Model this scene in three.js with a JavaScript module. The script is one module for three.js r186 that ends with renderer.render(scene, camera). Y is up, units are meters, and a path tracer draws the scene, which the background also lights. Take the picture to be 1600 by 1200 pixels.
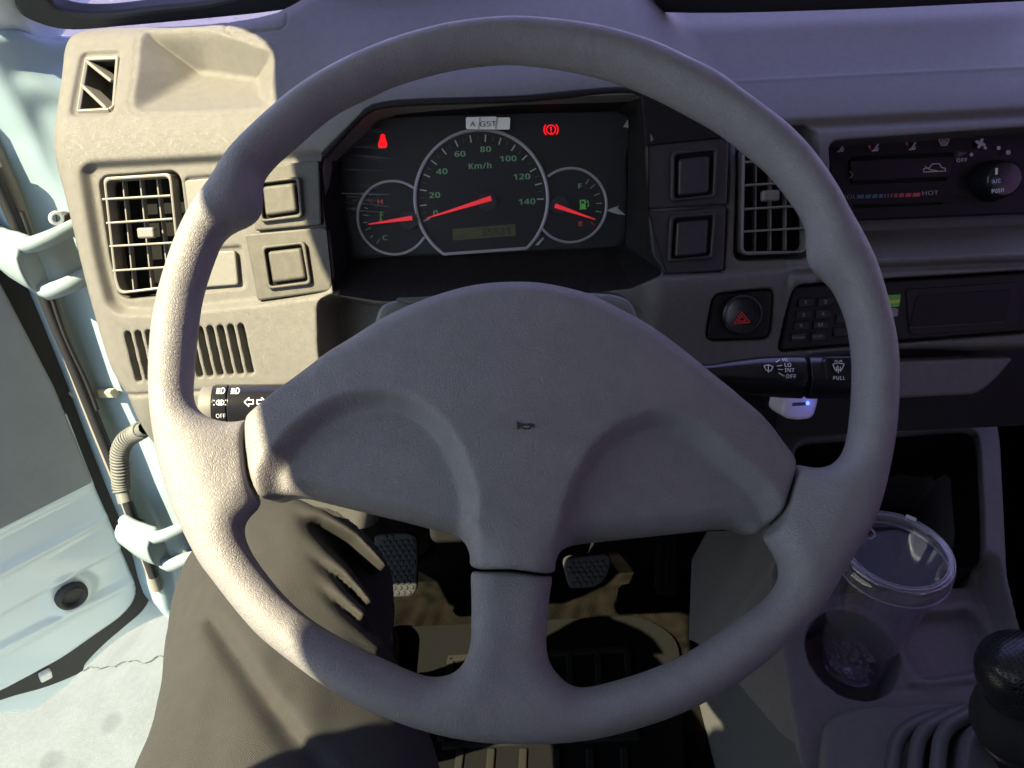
import * as THREE from 'three';
import { mergeGeometries } from 'three/addons/utils/BufferGeometryUtils.js';
import { RoundedBoxGeometry } from 'three/addons/geometries/RoundedBoxGeometry.js';
import { createNoise2D, createNoise3D } from 'simplex-noise';

// ------------------------------------------------------------------ camera, sky, sun, exposure
const V = (x, y, z) => new THREE.Vector3(x, y, z);
const scene = new THREE.Scene();
const camera = new THREE.PerspectiveCamera(2 * Math.atan(600 / 1128) * 180 / Math.PI, 4 / 3, 0.02, 400);
camera.position.set(0, 1.08, 0);
camera.rotation.set(-36 * Math.PI / 180, 0, -2.5 * Math.PI / 180, 'YXZ');
camera.updateMatrixWorld(true);
scene.add(camera);

const SUN = V(-0.45, 0.8, 0.4).normalize();
{
  const w = 256, h = 128, d = new Float32Array(w * h * 4);
  for (let j = 0; j < h; j++) for (let i = 0; i < w; i++) {
    const el = ((j + 0.5) / h - 0.5) * Math.PI, k = Math.max(0, Math.sin(el)), o = (j * w + i) * 4;
    const hz = Math.pow(1 - k, 3), lo = el < 0 ? 0.55 : 1;
    d[o] = (0.285 + 0.265 * hz) * lo; d[o + 1] = (0.365 + 0.225 * hz) * lo; d[o + 2] = (0.49 + 0.155 * hz) * lo; d[o + 3] = 1;
  }
  const t = new THREE.DataTexture(d, w, h, THREE.RGBAFormat, THREE.FloatType);
  t.mapping = THREE.EquirectangularReflectionMapping; t.magFilter = t.minFilter = THREE.LinearFilter; t.wrapS = THREE.RepeatWrapping; t.needsUpdate = true;
  scene.background = t; scene.environment = t;
}
const sun = new THREE.DirectionalLight(new THREE.Color().setRGB(1, 0.88, 0.56), 5);
sun.position.copy(SUN).multiplyScalar(8); sun.target.position.set(0, 0.6, -0.3);
sun.position.add(sun.target.position);
sun.castShadow = true; sun.shadow.mapSize.set(4096, 4096); sun.shadow.bias = -0.0004;
Object.assign(sun.shadow.camera, { left: -3, right: 3, top: 3, bottom: -3, near: 1, far: 16 });
scene.add(sun, sun.target);
const renderer = new THREE.WebGLRenderer({ antialias: true });
renderer.setSize(1024, 768);
renderer.toneMapping = THREE.LinearToneMapping;
renderer.toneMappingExposure = 4.15;
renderer.shadowMap.enabled = true; renderer.shadowMap.type = THREE.PCFSoftShadowMap;

// ------------------------------------------------------------------ helpers
function rng(seed) { let a = seed >>> 0; return () => { a = (a + 0x6D2B79F5) | 0; let t = Math.imul(a ^ (a >>> 15), 1 | a); t = (t + Math.imul(t ^ (t >>> 7), 61 | t)) ^ t; return ((t ^ (t >>> 14)) >>> 0) / 4294967296; }; }
const n2 = createNoise2D(rng(11)), n3 = createNoise3D(rng(23));
const clamp = (x, a = 0, b = 1) => Math.min(b, Math.max(a, x));
const sstep = (a, b, x) => { const t = clamp((x - a) / (b - a)); return t * t * (3 - 2 * t); };
const mix = (a, b, t) => a + (b - a) * t;
const smin = (a, b, k) => { const h = Math.max(k - Math.abs(a - b), 0) / k; return Math.min(a, b) - h * h * k * 0.25; };
const smax = (a, b, k) => -smin(-a, -b, k);

// the survey of the place: a sight line of the camera, met with the real planes that things stand on
const EYE = camera.position.clone(), FOCAL = 1128;
const ray = (px, py) => V((px - 800) / FOCAL, (600 - py) / FOCAL, -1).applyQuaternion(camera.quaternion);
const at = (px, py, t) => ray(px, py).multiplyScalar(t).add(EYE);
class Frame {                                   // a plane: origin, right, up, outward
  constructor(o, n, hint = V(1, 0, 0)) {
    this.o = o.clone(); this.n = n.clone().normalize();
    this.u = hint.clone().addScaledVector(this.n, -hint.dot(this.n)).normalize();
    this.v = this.n.clone().cross(this.u);
    this.q = new THREE.Quaternion().setFromRotationMatrix(new THREE.Matrix4().makeBasis(this.u, this.v, this.n));
  }
  loc(px, py, w = 0) {
    const d = ray(px, py), t = (this.o.clone().addScaledVector(this.n, w).sub(EYE)).dot(this.n) / d.dot(this.n);
    const p = d.multiplyScalar(t).add(EYE).sub(this.o);
    return [p.dot(this.u), p.dot(this.v)];
  }
  poly(pts, w = 0) { return pts.map(p => this.loc(p[0], p[1], w)); }
  world(u, v, w = 0) { return this.o.clone().addScaledVector(this.u, u).addScaledVector(this.v, v).addScaledVector(this.n, w); }
  local(p) { const q = p.clone().sub(this.o); return V(q.dot(this.u), q.dot(this.v), q.dot(this.n)); }
  place(g) { g.position.copy(this.o); g.quaternion.copy(this.q); return g; }
}
const names = {};
function numbered(n) { const k = names[n] = (names[n] ?? -1) + 1; return k ? `${n}_${String(k).padStart(3, '0')}` : n; }
function thing(name, label, category, frame, group) {
  const g = new THREE.Group(); g.name = numbered(name); g.userData = { label, category };
  if (group) g.userData.group = group;
  if (frame) frame.place(g);
  scene.add(g); return g;
}
function part(parent, name, geo, mat, label) {
  const m = new THREE.Mesh(geo, mat); m.name = name; m.castShadow = m.receiveShadow = true;
  if (label) m.userData.label = label;
  parent.add(m); return m;
}
// closed Catmull-Rom through points
function smooth(pts, sub = 6, closed = true) {
  const c = new THREE.CatmullRomCurve3(pts.map(p => V(p[0], p[1], 0)), closed, 'centripetal');
  return c.getPoints(pts.length * sub).slice(0, closed ? -1 : undefined).map(p => [p.x, p.y]);
}
// polygon with rounded corners
function rounded(pts, r, seg = 5) {
  const out = [], n = pts.length;
  for (let i = 0; i < n; i++) {
    const p = pts[i], a = pts[(i + n - 1) % n], b = pts[(i + 1) % n];
    const la = Math.hypot(a[0] - p[0], a[1] - p[1]), lb = Math.hypot(b[0] - p[0], b[1] - p[1]), k = Math.min(r, la * 0.45, lb * 0.45);
    const A = [p[0] + (a[0] - p[0]) * k / la, p[1] + (a[1] - p[1]) * k / la], B = [p[0] + (b[0] - p[0]) * k / lb, p[1] + (b[1] - p[1]) * k / lb];
    for (let s = 0; s <= seg; s++) { const t = s / seg, x = 1 - t; out.push([x * x * A[0] + 2 * x * t * p[0] + t * t * B[0], x * x * A[1] + 2 * x * t * p[1] + t * t * B[1]]); }
  }
  return out;
}
function sdPoly(pts) {
  const n = pts.length;
  return (x, y) => {
    let d = 1e9, s = 1;
    for (let i = 0, j = n - 1; i < n; j = i++) {
      const ax = pts[i][0], ay = pts[i][1], bx = pts[j][0], by = pts[j][1], ex = bx - ax, ey = by - ay, wx = x - ax, wy = y - ay;
      const t = clamp((wx * ex + wy * ey) / (ex * ex + ey * ey + 1e-12)), dx = wx - ex * t, dy = wy - ey * t;
      d = Math.min(d, dx * dx + dy * dy);
      const c1 = y >= ay, c2 = y < by, c3 = ex * wy > ey * wx;
      if ((c1 && c2 && c3) || (!c1 && !c2 && !c3)) s = -s;
    }
    return s * Math.sqrt(d);
  };
}
// a 2D field sampled on a grid (optionally blurred) and read back bilinearly
function grid2(fn, b, h, blur = 0) {
  const nx = Math.ceil((b[2] - b[0]) / h) + 1, ny = Math.ceil((b[3] - b[1]) / h) + 1; let a = new Float32Array(nx * ny);
  for (let j = 0; j < ny; j++) for (let i = 0; i < nx; i++) a[i + j * nx] = fn(b[0] + i * h, b[1] + j * h);
  for (let k = 0; k < blur; k++) for (const [dx, dy] of [[1, 0], [0, 1]]) {
    const c = new Float32Array(nx * ny);
    for (let j = 0; j < ny; j++) for (let i = 0; i < nx; i++) {
      const p = clamp(i + dx, 0, nx - 1) + clamp(j + dy, 0, ny - 1) * nx, m = clamp(i - dx, 0, nx - 1) + clamp(j - dy, 0, ny - 1) * nx;
      c[i + j * nx] = a[i + j * nx] * 0.5 + (a[p] + a[m]) * 0.25;
    }
    a = c;
  }
  return (x, y) => {
    const fx = clamp((x - b[0]) / h, 0, nx - 1.001), fy = clamp((y - b[1]) / h, 0, ny - 1.001), i = fx | 0, j = fy | 0, u = fx - i, v = fy - j, o = i + j * nx;
    return mix(mix(a[o], a[o + 1], u), mix(a[o + nx], a[o + nx + 1], u), v);
  };
}
// surface nets: skin of the field f(x, y, z, i, j) = 0
function nets(f, b, h) {
  const nx = Math.ceil((b[3] - b[0]) / h) + 1, ny = Math.ceil((b[4] - b[1]) / h) + 1, nz = Math.ceil((b[5] - b[2]) / h) + 1, nxy = nx * ny;
  const F = new Float32Array(nxy * nz), id = new Int32Array(nxy * nz).fill(-1), pos = [], nor = [];
  for (let j = 0; j < ny; j++) for (let i = 0; i < nx; i++) for (let k = 0; k < nz; k++) F[i + j * nx + k * nxy] = f(b[0] + i * h, b[1] + j * h, b[2] + k * h, i + j * nx);
  const g = (i, j, k, o) => {
    const c = i + j * nx + k * nxy;
    o[0] = F[i < nx - 1 ? c + 1 : c] - F[i > 0 ? c - 1 : c]; o[1] = F[j < ny - 1 ? c + nx : c] - F[j > 0 ? c - nx : c]; o[2] = F[k < nz - 1 ? c + nxy : c] - F[k > 0 ? c - nxy : c];
  };
  const tmp = [0, 0, 0], C = [0, 1, nx, nx + 1, nxy, nxy + 1, nxy + nx, nxy + nx + 1];
  const E = [[0, 1], [2, 3], [4, 5], [6, 7], [0, 2], [1, 3], [4, 6], [5, 7], [0, 4], [1, 5], [2, 6], [3, 7]];
  for (let k = 0; k < nz - 1; k++) for (let j = 0; j < ny - 1; j++) for (let i = 0; i < nx - 1; i++) {
    const o = i + j * nx + k * nxy; let m = 0;
    for (let c = 0; c < 8; c++) if (F[o + C[c]] < 0) m |= 1 << c;
    if (m === 0 || m === 255) continue;
    let x = 0, y = 0, z = 0, n = 0;
    for (const [p, q] of E) {
      if (((m >> p) & 1) === ((m >> q) & 1)) continue;
      const a = F[o + C[p]], c = F[o + C[q]], t = a / (a - c);
      x += mix(p & 1, q & 1, t); y += mix((p >> 1) & 1, (q >> 1) & 1, t); z += mix(p >> 2, q >> 2, t); n++;
    }
    x /= n; y /= n; z /= n;
    let gx = 0, gy = 0, gz = 0;
    for (let c = 0; c < 8; c++) {
      g(i + (c & 1), j + ((c >> 1) & 1), k + (c >> 2), tmp);
      const w = (c & 1 ? x : 1 - x) * ((c >> 1) & 1 ? y : 1 - y) * (c >> 2 ? z : 1 - z);
      gx += tmp[0] * w; gy += tmp[1] * w; gz += tmp[2] * w;
    }
    const l = Math.hypot(gx, gy, gz) || 1;
    id[o] = pos.length / 3; pos.push(b[0] + (i + x) * h, b[1] + (j + y) * h, b[2] + (k + z) * h); nor.push(gx / l, gy / l, gz / l);
  }
  const idx = [], quad = (a, c, d, e, flip) => { if (a < 0 || c < 0 || d < 0 || e < 0) return; flip ? idx.push(a, e, d, a, d, c) : idx.push(a, c, d, a, d, e); };
  for (let k = 1; k < nz - 1; k++) for (let j = 1; j < ny - 1; j++) for (let i = 1; i < nx - 1; i++) {
    const o = i + j * nx + k * nxy, s = F[o] < 0;
    if (s !== F[o + 1] < 0) quad(id[o - nx - nxy], id[o - nxy], id[o], id[o - nx], !s);
    if (s !== F[o + nx] < 0) quad(id[o - 1 - nxy], id[o - 1], id[o], id[o - nxy], !s);
    if (s !== F[o + nxy] < 0) quad(id[o - 1 - nx], id[o - nx], id[o], id[o - 1], !s);
  }
  const geo = new THREE.BufferGeometry();
  geo.setAttribute('position', new THREE.Float32BufferAttribute(pos, 3)); geo.setAttribute('normal', new THREE.Float32BufferAttribute(nor, 3)); geo.setIndex(idx);
  return geo;
}
// uv in metres / s by the dominant axis of each triangle
function boxUV(geo, s = 1) {
  const g = geo.index ? geo.toNonIndexed() : geo, p = g.attributes.position.array, n = g.attributes.normal.array, uv = new Float32Array(p.length / 3 * 2);
  for (let t = 0; t < p.length; t += 9) {
    const ax = Math.abs(n[t] + n[t + 3] + n[t + 6]), ay = Math.abs(n[t + 1] + n[t + 4] + n[t + 7]), az = Math.abs(n[t + 2] + n[t + 5] + n[t + 8]);
    const [a, b] = az >= ax * 0.7 && az >= ay * 0.7 ? [0, 1] : ax > ay ? [2, 1] : [0, 2];
    for (let k = 0; k < 3; k++) { uv[(t / 3 + k) * 2] = p[t + k * 3 + a] / s; uv[(t / 3 + k) * 2 + 1] = p[t + k * 3 + b] / s; }
  }
  g.setAttribute('uv', new THREE.BufferAttribute(uv, 2)); return g;
}
const shapeOf = (pts, holes = []) => { const s = new THREE.Shape(pts.map(p => new THREE.Vector2(p[0], p[1]))); for (const h of holes) s.holes.push(new THREE.Path(h.map(p => new THREE.Vector2(p[0], p[1])))); return s; };
// plate with bevelled edge, standing from z0 to z1
function plate(pts, z0, z1, bevel = 0.001, holes = [], seg = 2) {
  const area = pts.reduce((a, p, i) => { const q = pts[(i + 1) % pts.length]; return a + p[0] * q[1] - q[0] * p[1]; }, 0);
  const g = new THREE.ExtrudeGeometry(shapeOf(area < 0 ? pts.slice().reverse() : pts, holes), { depth: z1 - z0 - bevel, bevelEnabled: bevel > 0, bevelThickness: bevel, bevelSize: bevel, bevelOffset: -bevel, bevelSegments: seg, steps: 1 });
  g.translate(0, 0, z0); return g;
}
const fix = g => { const k = g.index ? g.toNonIndexed() : g; for (const a of Object.keys(k.attributes)) if (!['position', 'normal', 'uv'].includes(a)) k.deleteAttribute(a); return k; };
const merge = list => mergeGeometries(list.map(fix));
function tube(pts, r, seg = 24, rad = 8, closed = false) { return new THREE.TubeGeometry(new THREE.CatmullRomCurve3(pts, closed, 'centripetal'), seg, r, rad, closed); }
function bar(a, b, wx, wy) {                    // rounded bar from a to b (local points), wx across, wy deep
  const d = b.clone().sub(a), g = new RoundedBoxGeometry(d.length(), wx, wy, 2, Math.min(wx, wy) * 0.35);
  g.applyQuaternion(new THREE.Quaternion().setFromUnitVectors(V(1, 0, 0), d.clone().normalize())); g.translate(...a.clone().add(b).multiplyScalar(0.5).toArray()); return g;
}
const P3 = (fr, px, py, w = 0) => { const l = fr.loc(px, py, w); return V(l[0], l[1], w); };

// ------------------------------------------------------------------ textures
function heightTex(n, fn) {
  const d = new Uint8Array(n * n * 4);
  for (let j = 0; j < n; j++) for (let i = 0; i < n; i++) { const h = clamp(fn(i / n, j / n)) * 255, o = (j * n + i) * 4; d[o] = d[o + 1] = d[o + 2] = h; d[o + 3] = 255; }
  const t = new THREE.DataTexture(d, n, n); t.wrapS = t.wrapT = THREE.RepeatWrapping; t.magFilter = t.minFilter = THREE.LinearFilter; t.needsUpdate = true; return t;
}
// tileable noise
const tn = (u, v, f, z = 0) => { const a = u * 2 * Math.PI, b = v * 2 * Math.PI, r = f / 6.283; return n3(Math.cos(a) * r + Math.cos(b) * r * 0.37 + z, Math.sin(a) * r + z * 0.3, Math.sin(b) * r + Math.cos(b) * r * 0.8) ; };
function worley(cells, seed) {
  const R = rng(seed), px = [], py = []; for (let i = 0; i < cells * cells; i++) { px.push(R()); py.push(R()); }
  return (u, v) => {
    const x = u * cells, y = v * cells, ix = Math.floor(x), iy = Math.floor(y); let a = 9, b = 9;
    for (let j = -1; j <= 1; j++) for (let i = -1; i <= 1; i++) {
      const cx = ix + i, cy = iy + j, o = ((cx % cells) + cells) % cells + (((cy % cells) + cells) % cells) * cells, dx = cx + px[o] - x, dy = cy + py[o] - y, d = Math.sqrt(dx * dx + dy * dy);
      if (d < a) { b = a; a = d; } else if (d < b) b = d;
    }
    return [a, b];
  };
}
const wD = worley(26, 57), wA = worley(56, 5), wB = worley(90, 9), wC = worley(120, 31);
const leatherBump = heightTex(1024, (u, v) => {           // wrinkled hide grain, tile of 0.10 m
  const du = tn(u, v, 40, 3) * 0.012, dv = tn(u, v, 40, 7) * 0.012;
  const [a, b] = wA(u + du, v + dv), [c, d] = wB(u - dv, v + du);
  return 0.25 + 0.42 * sstep(0, 0.30, b - a) + 0.2 * sstep(0, 0.35, d - c) + 0.10 * tn(u, v, 25, 12);
});
const pebbleBump = heightTex(1024, (u, v) => { const [a, b] = wC(u + tn(u, v, 60, 1) * 0.006, v); return 0.25 + 0.6 * sstep(0, 0.5, b - a) * (1 - 0.4 * a); });
const clothBump = heightTex(512, (u, v) => 0.5 + 0.22 * Math.sin((u + v) * 2 * Math.PI * 64) + 0.2 * Math.sin((u - v) * 2 * Math.PI * 64) * 0.5 + 0.2 * tn(u, v, 90, 4));
function colorTex(n, fn) {
  const d = new Uint8Array(n * n * 4), c = new THREE.Color();
  for (let j = 0; j < n; j++) for (let i = 0; i < n; i++) { const r = fn(i / n, j / n), o = (j * n + i) * 4; c.setRGB(clamp(r[0]), clamp(r[1]), clamp(r[2])).convertLinearToSRGB(); d[o] = c.r * 255; d[o + 1] = c.g * 255; d[o + 2] = c.b * 255; d[o + 3] = 255; }
  const t = new THREE.DataTexture(d, n, n); t.colorSpace = THREE.SRGBColorSpace; t.wrapS = t.wrapT = THREE.RepeatWrapping; t.magFilter = t.minFilter = THREE.LinearFilter; t.needsUpdate = true; return t;
}
const rep = (t, r) => { const c = t.clone(); c.repeat.set(r, r); c.needsUpdate = true; return c; };
const lin = (r, g, b) => new THREE.Color().setRGB(r, g, b);
const dull = (c, rough = 0.5, o = {}) => new THREE.MeshPhysicalMaterial({ color: c, roughness: rough, specularIntensity: 0.4, ...o });
const std = (c, rough = 0.6, o = {}) => new THREE.MeshStandardMaterial({ color: c, roughness: rough, ...o });

const speck = (base, amt, seed, dust = 0.06) => colorTex(512, (u, v) => { const m = 1 + amt * tn(u, v, 6, seed) + amt * 0.7 * tn(u, v, 30, seed + 5), s = wD(u + seed * 0.13, v)[0] < 0.055 + 0.03 * tn(u, v, 40, seed) && tn(u, v, 12, seed + 9) > -0.1 ? dust : 0; return base.map(c => c * m + s); });
const M = {};
M.wheel = std(0xffffff, 0.52, { map: speck([0.207, 0.198, 0.213], 0.05, 2, 0.0), bumpMap: leatherBump, bumpScale: 0.00036, roughnessMap: heightTex(512, (u, v) => 0.80 + 0.12 * tn(u, v, 5, 71) + 0.06 * tn(u, v, 26, 73)) });
M.dash = std(0xffffff, 0.5, { map: speck([0.136, 0.130, 0.122], 0.06, 6, 0.03), bumpMap: pebbleBump, bumpScale: 0.00032 });
M.dashSmooth = std(lin(0.135, 0.13, 0.12), 0.5, { bumpMap: pebbleBump, bumpScale: 0.00008 });
M.console = std(0xffffff, 0.6, { map: speck([0.15, 0.138, 0.148], 0.06, 16, 0.06), bumpMap: pebbleBump, bumpScale: 0.00014 });
M.switchPanel = std(0xffffff, 0.5, { map: speck([0.062, 0.057, 0.048], 0.15, 21, 0.10), bumpMap: pebbleBump, bumpScale: 0.0001 });
M.switchPlain = std(0xffffff, 0.4, { map: speck([0.028, 0.025, 0.03], 0.1, 24, 0.03), bumpMap: pebbleBump, bumpScale: 0.0001 });
M.bezel = dull(0xffffff, 0.55, { map: speck([0.010, 0.009, 0.0095], 0.2, 27, 0.14), bumpMap: pebbleBump, bumpScale: 0.0001 });
M.black = dull(lin(0.012, 0.012, 0.013), 0.45);
M.blackGloss = std(lin(0.012, 0.012, 0.016), 0.22);
M.cavity = dull(lin(0.006, 0.006, 0.006), 0.9);
M.ventGrey = std(lin(0.16, 0.152, 0.14), 0.42);
M.rubber = std(lin(0.014, 0.014, 0.016), 0.55);
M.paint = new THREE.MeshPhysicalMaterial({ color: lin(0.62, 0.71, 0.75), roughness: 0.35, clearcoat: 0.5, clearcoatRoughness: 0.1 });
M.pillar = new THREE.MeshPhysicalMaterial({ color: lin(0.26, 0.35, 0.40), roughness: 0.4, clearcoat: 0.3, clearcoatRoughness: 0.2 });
M.hinge = std(lin(0.22, 0.28, 0.31), 0.45);
M.card = std(0xffffff, 0.75, { map: speck([0.2, 0.22, 0.23], 0.04, 41, 0.0) });
M.headliner = std(lin(0.55, 0.53, 0.52), 0.9);
M.carpet = new THREE.MeshPhysicalMaterial({ color: 0xffffff, roughness: 0.95, specularIntensity: 0.1, map: colorTex(512, (u, v) => { const m = 0.5 + 0.5 * Math.abs(tn(u, v, 120, 3)) + 0.4 * tn(u, v, 9, 8), s = tn(u, v, 150, 31) > 0.8 ? 0.08 : 0; return [0.0065 * m + s * 0.08, 0.0055 * m + s * 0.065, 0.0045 * m + s * 0.05]; }), bumpMap: clothBump, bumpScale: 0.0012 });
M.mat = new THREE.MeshPhysicalMaterial({ color: lin(0.006, 0.006, 0.0065), roughness: 0.95, specularIntensity: 0.08 });
M.matRib = new THREE.MeshPhysicalMaterial({ color: lin(0.013, 0.0125, 0.012), roughness: 0.9, specularIntensity: 0.15 });
M.ivory = std(lin(0.75, 0.74, 0.70), 0.4);

// print on flat parts: drawn in the plane of the part itself
function decal(parent, name, fr, w, box, res, draw, opt = {}) {
  const c = [[box[0], box[1]], [box[2], box[1]], [box[2], box[3]], [box[0], box[3]]].map(p => fr.loc(p[0], p[1], w));
  const x0 = Math.min(...c.map(p => p[0])), x1 = Math.max(...c.map(p => p[0])), y0 = Math.min(...c.map(p => p[1])), y1 = Math.max(...c.map(p => p[1]));
  const W = Math.min(2048, Math.round((x1 - x0) * res)), H = Math.min(2048, Math.round((y1 - y0) * res)), cv = document.createElement('canvas'); cv.width = W; cv.height = H;
  const ctx = cv.getContext('2d'), T = (px, py) => { const l = fr.loc(px, py, w); return [(l[0] - x0) / (x1 - x0) * W, (y1 - l[1]) / (y1 - y0) * H]; };
  const pen = (px, py, rot, fn) => { const o = T(px, py), a = T(px + 1, py), b = T(px, py + 1); ctx.save(); ctx.setTransform(a[0] - o[0], a[1] - o[1], b[0] - o[0], b[1] - o[1], o[0], o[1]); ctx.rotate(rot * Math.PI / 180); fn(ctx); ctx.restore(); };
  const text = (s, px, py, h, col, o = {}) => pen(px, py, o.rot ?? -2.5, k => { k.fillStyle = col; k.textAlign = 'center'; k.textBaseline = 'middle'; k.font = `${o.bold ? 'bold ' : ''}${h}px sans-serif`; k.scale(o.sx ?? 1, 1); k.fillText(s, 0, 0); });
  draw({ ctx, T, pen, text, W, H });
  const t = new THREE.CanvasTexture(cv); t.colorSpace = THREE.SRGBColorSpace; t.anisotropy = 8;
  const g = new THREE.PlaneGeometry(x1 - x0, y1 - y0); g.translate((x0 + x1) / 2, (y0 + y1) / 2, w);
  const m = new THREE.MeshStandardMaterial({ map: t, roughness: 0.55, transparent: !opt.solid, ...(opt.mat || {}) });
  const r = part(parent, name, g, m); r.castShadow = !!opt.solid; return r;
}

// ------------------------------------------------------------------ the ground outside
{
  const tex = colorTex(1024, (u, v) => {
    const m = 0.255 + 0.012 * tn(u, v, 5, 1) + 0.012 * tn(u, v, 20, 2) + 0.012 * tn(u, v, 90, 3);
    const st = sstep(0.5, 0.9, tn(u, v, 10, 9)) * 0.06 + 0.012 * tn(u, v, 3, 15);
    const k = (m - st) * 0.86; return [k * 0.56, k * 0.64, k * 0.71];
  });
  tex.repeat.set(1 / 1.4, 1 / 1.4);
  const g = new THREE.PlaneGeometry(120, 120), uv = g.attributes.uv; for (let i = 0; i < uv.count; i++) uv.setXY(i, uv.getX(i) * 120, uv.getY(i) * 120);
  g.rotateX(-Math.PI / 2);
  const b = rep(pebbleBump, 4); const m = new THREE.Mesh(g, std(0xffffff, 0.9, { map: tex, bumpMap: b, bumpScale: 0.0008 }));
  m.name = 'ground'; m.position.y = -0.42; m.receiveShadow = true; m.userData = { label: 'pale concrete ground beside the open van door', category: 'ground', kind: 'structure' }; scene.add(m);
  // a fine crack in the concrete: a shallow dark seam with a ragged run
  const fr = new Frame(V(0, -0.42, 0), V(0, 1, 0)), R = rng(77), pts = [], pts2 = [];
  for (let i = 0; i <= 26; i++) { const x = mix(128, 262, i / 26), y = mix(1046, 1028, i / 26) + 6 * n2(i * 0.16, 2) + (R() - 0.5) * 2.4, w = 0.4 + 0.5 * R(); pts.push(fr.loc(x, y - w, 0.004)); pts2.unshift(fr.loc(x, y + w, 0.004)); }
  const c = plate(pts.concat(pts2), 0.003, 0.0045, 0);
  const cm = new THREE.Mesh(c, std(lin(0.1, 0.11, 0.115), 0.95)); cm.name = 'ground_crack'; cm.receiveShadow = true; fr.place(cm); cm.userData = { label: 'thin ragged crack in the pale concrete by the door', category: 'crack', kind: 'structure' }; scene.add(cm);
}

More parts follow.
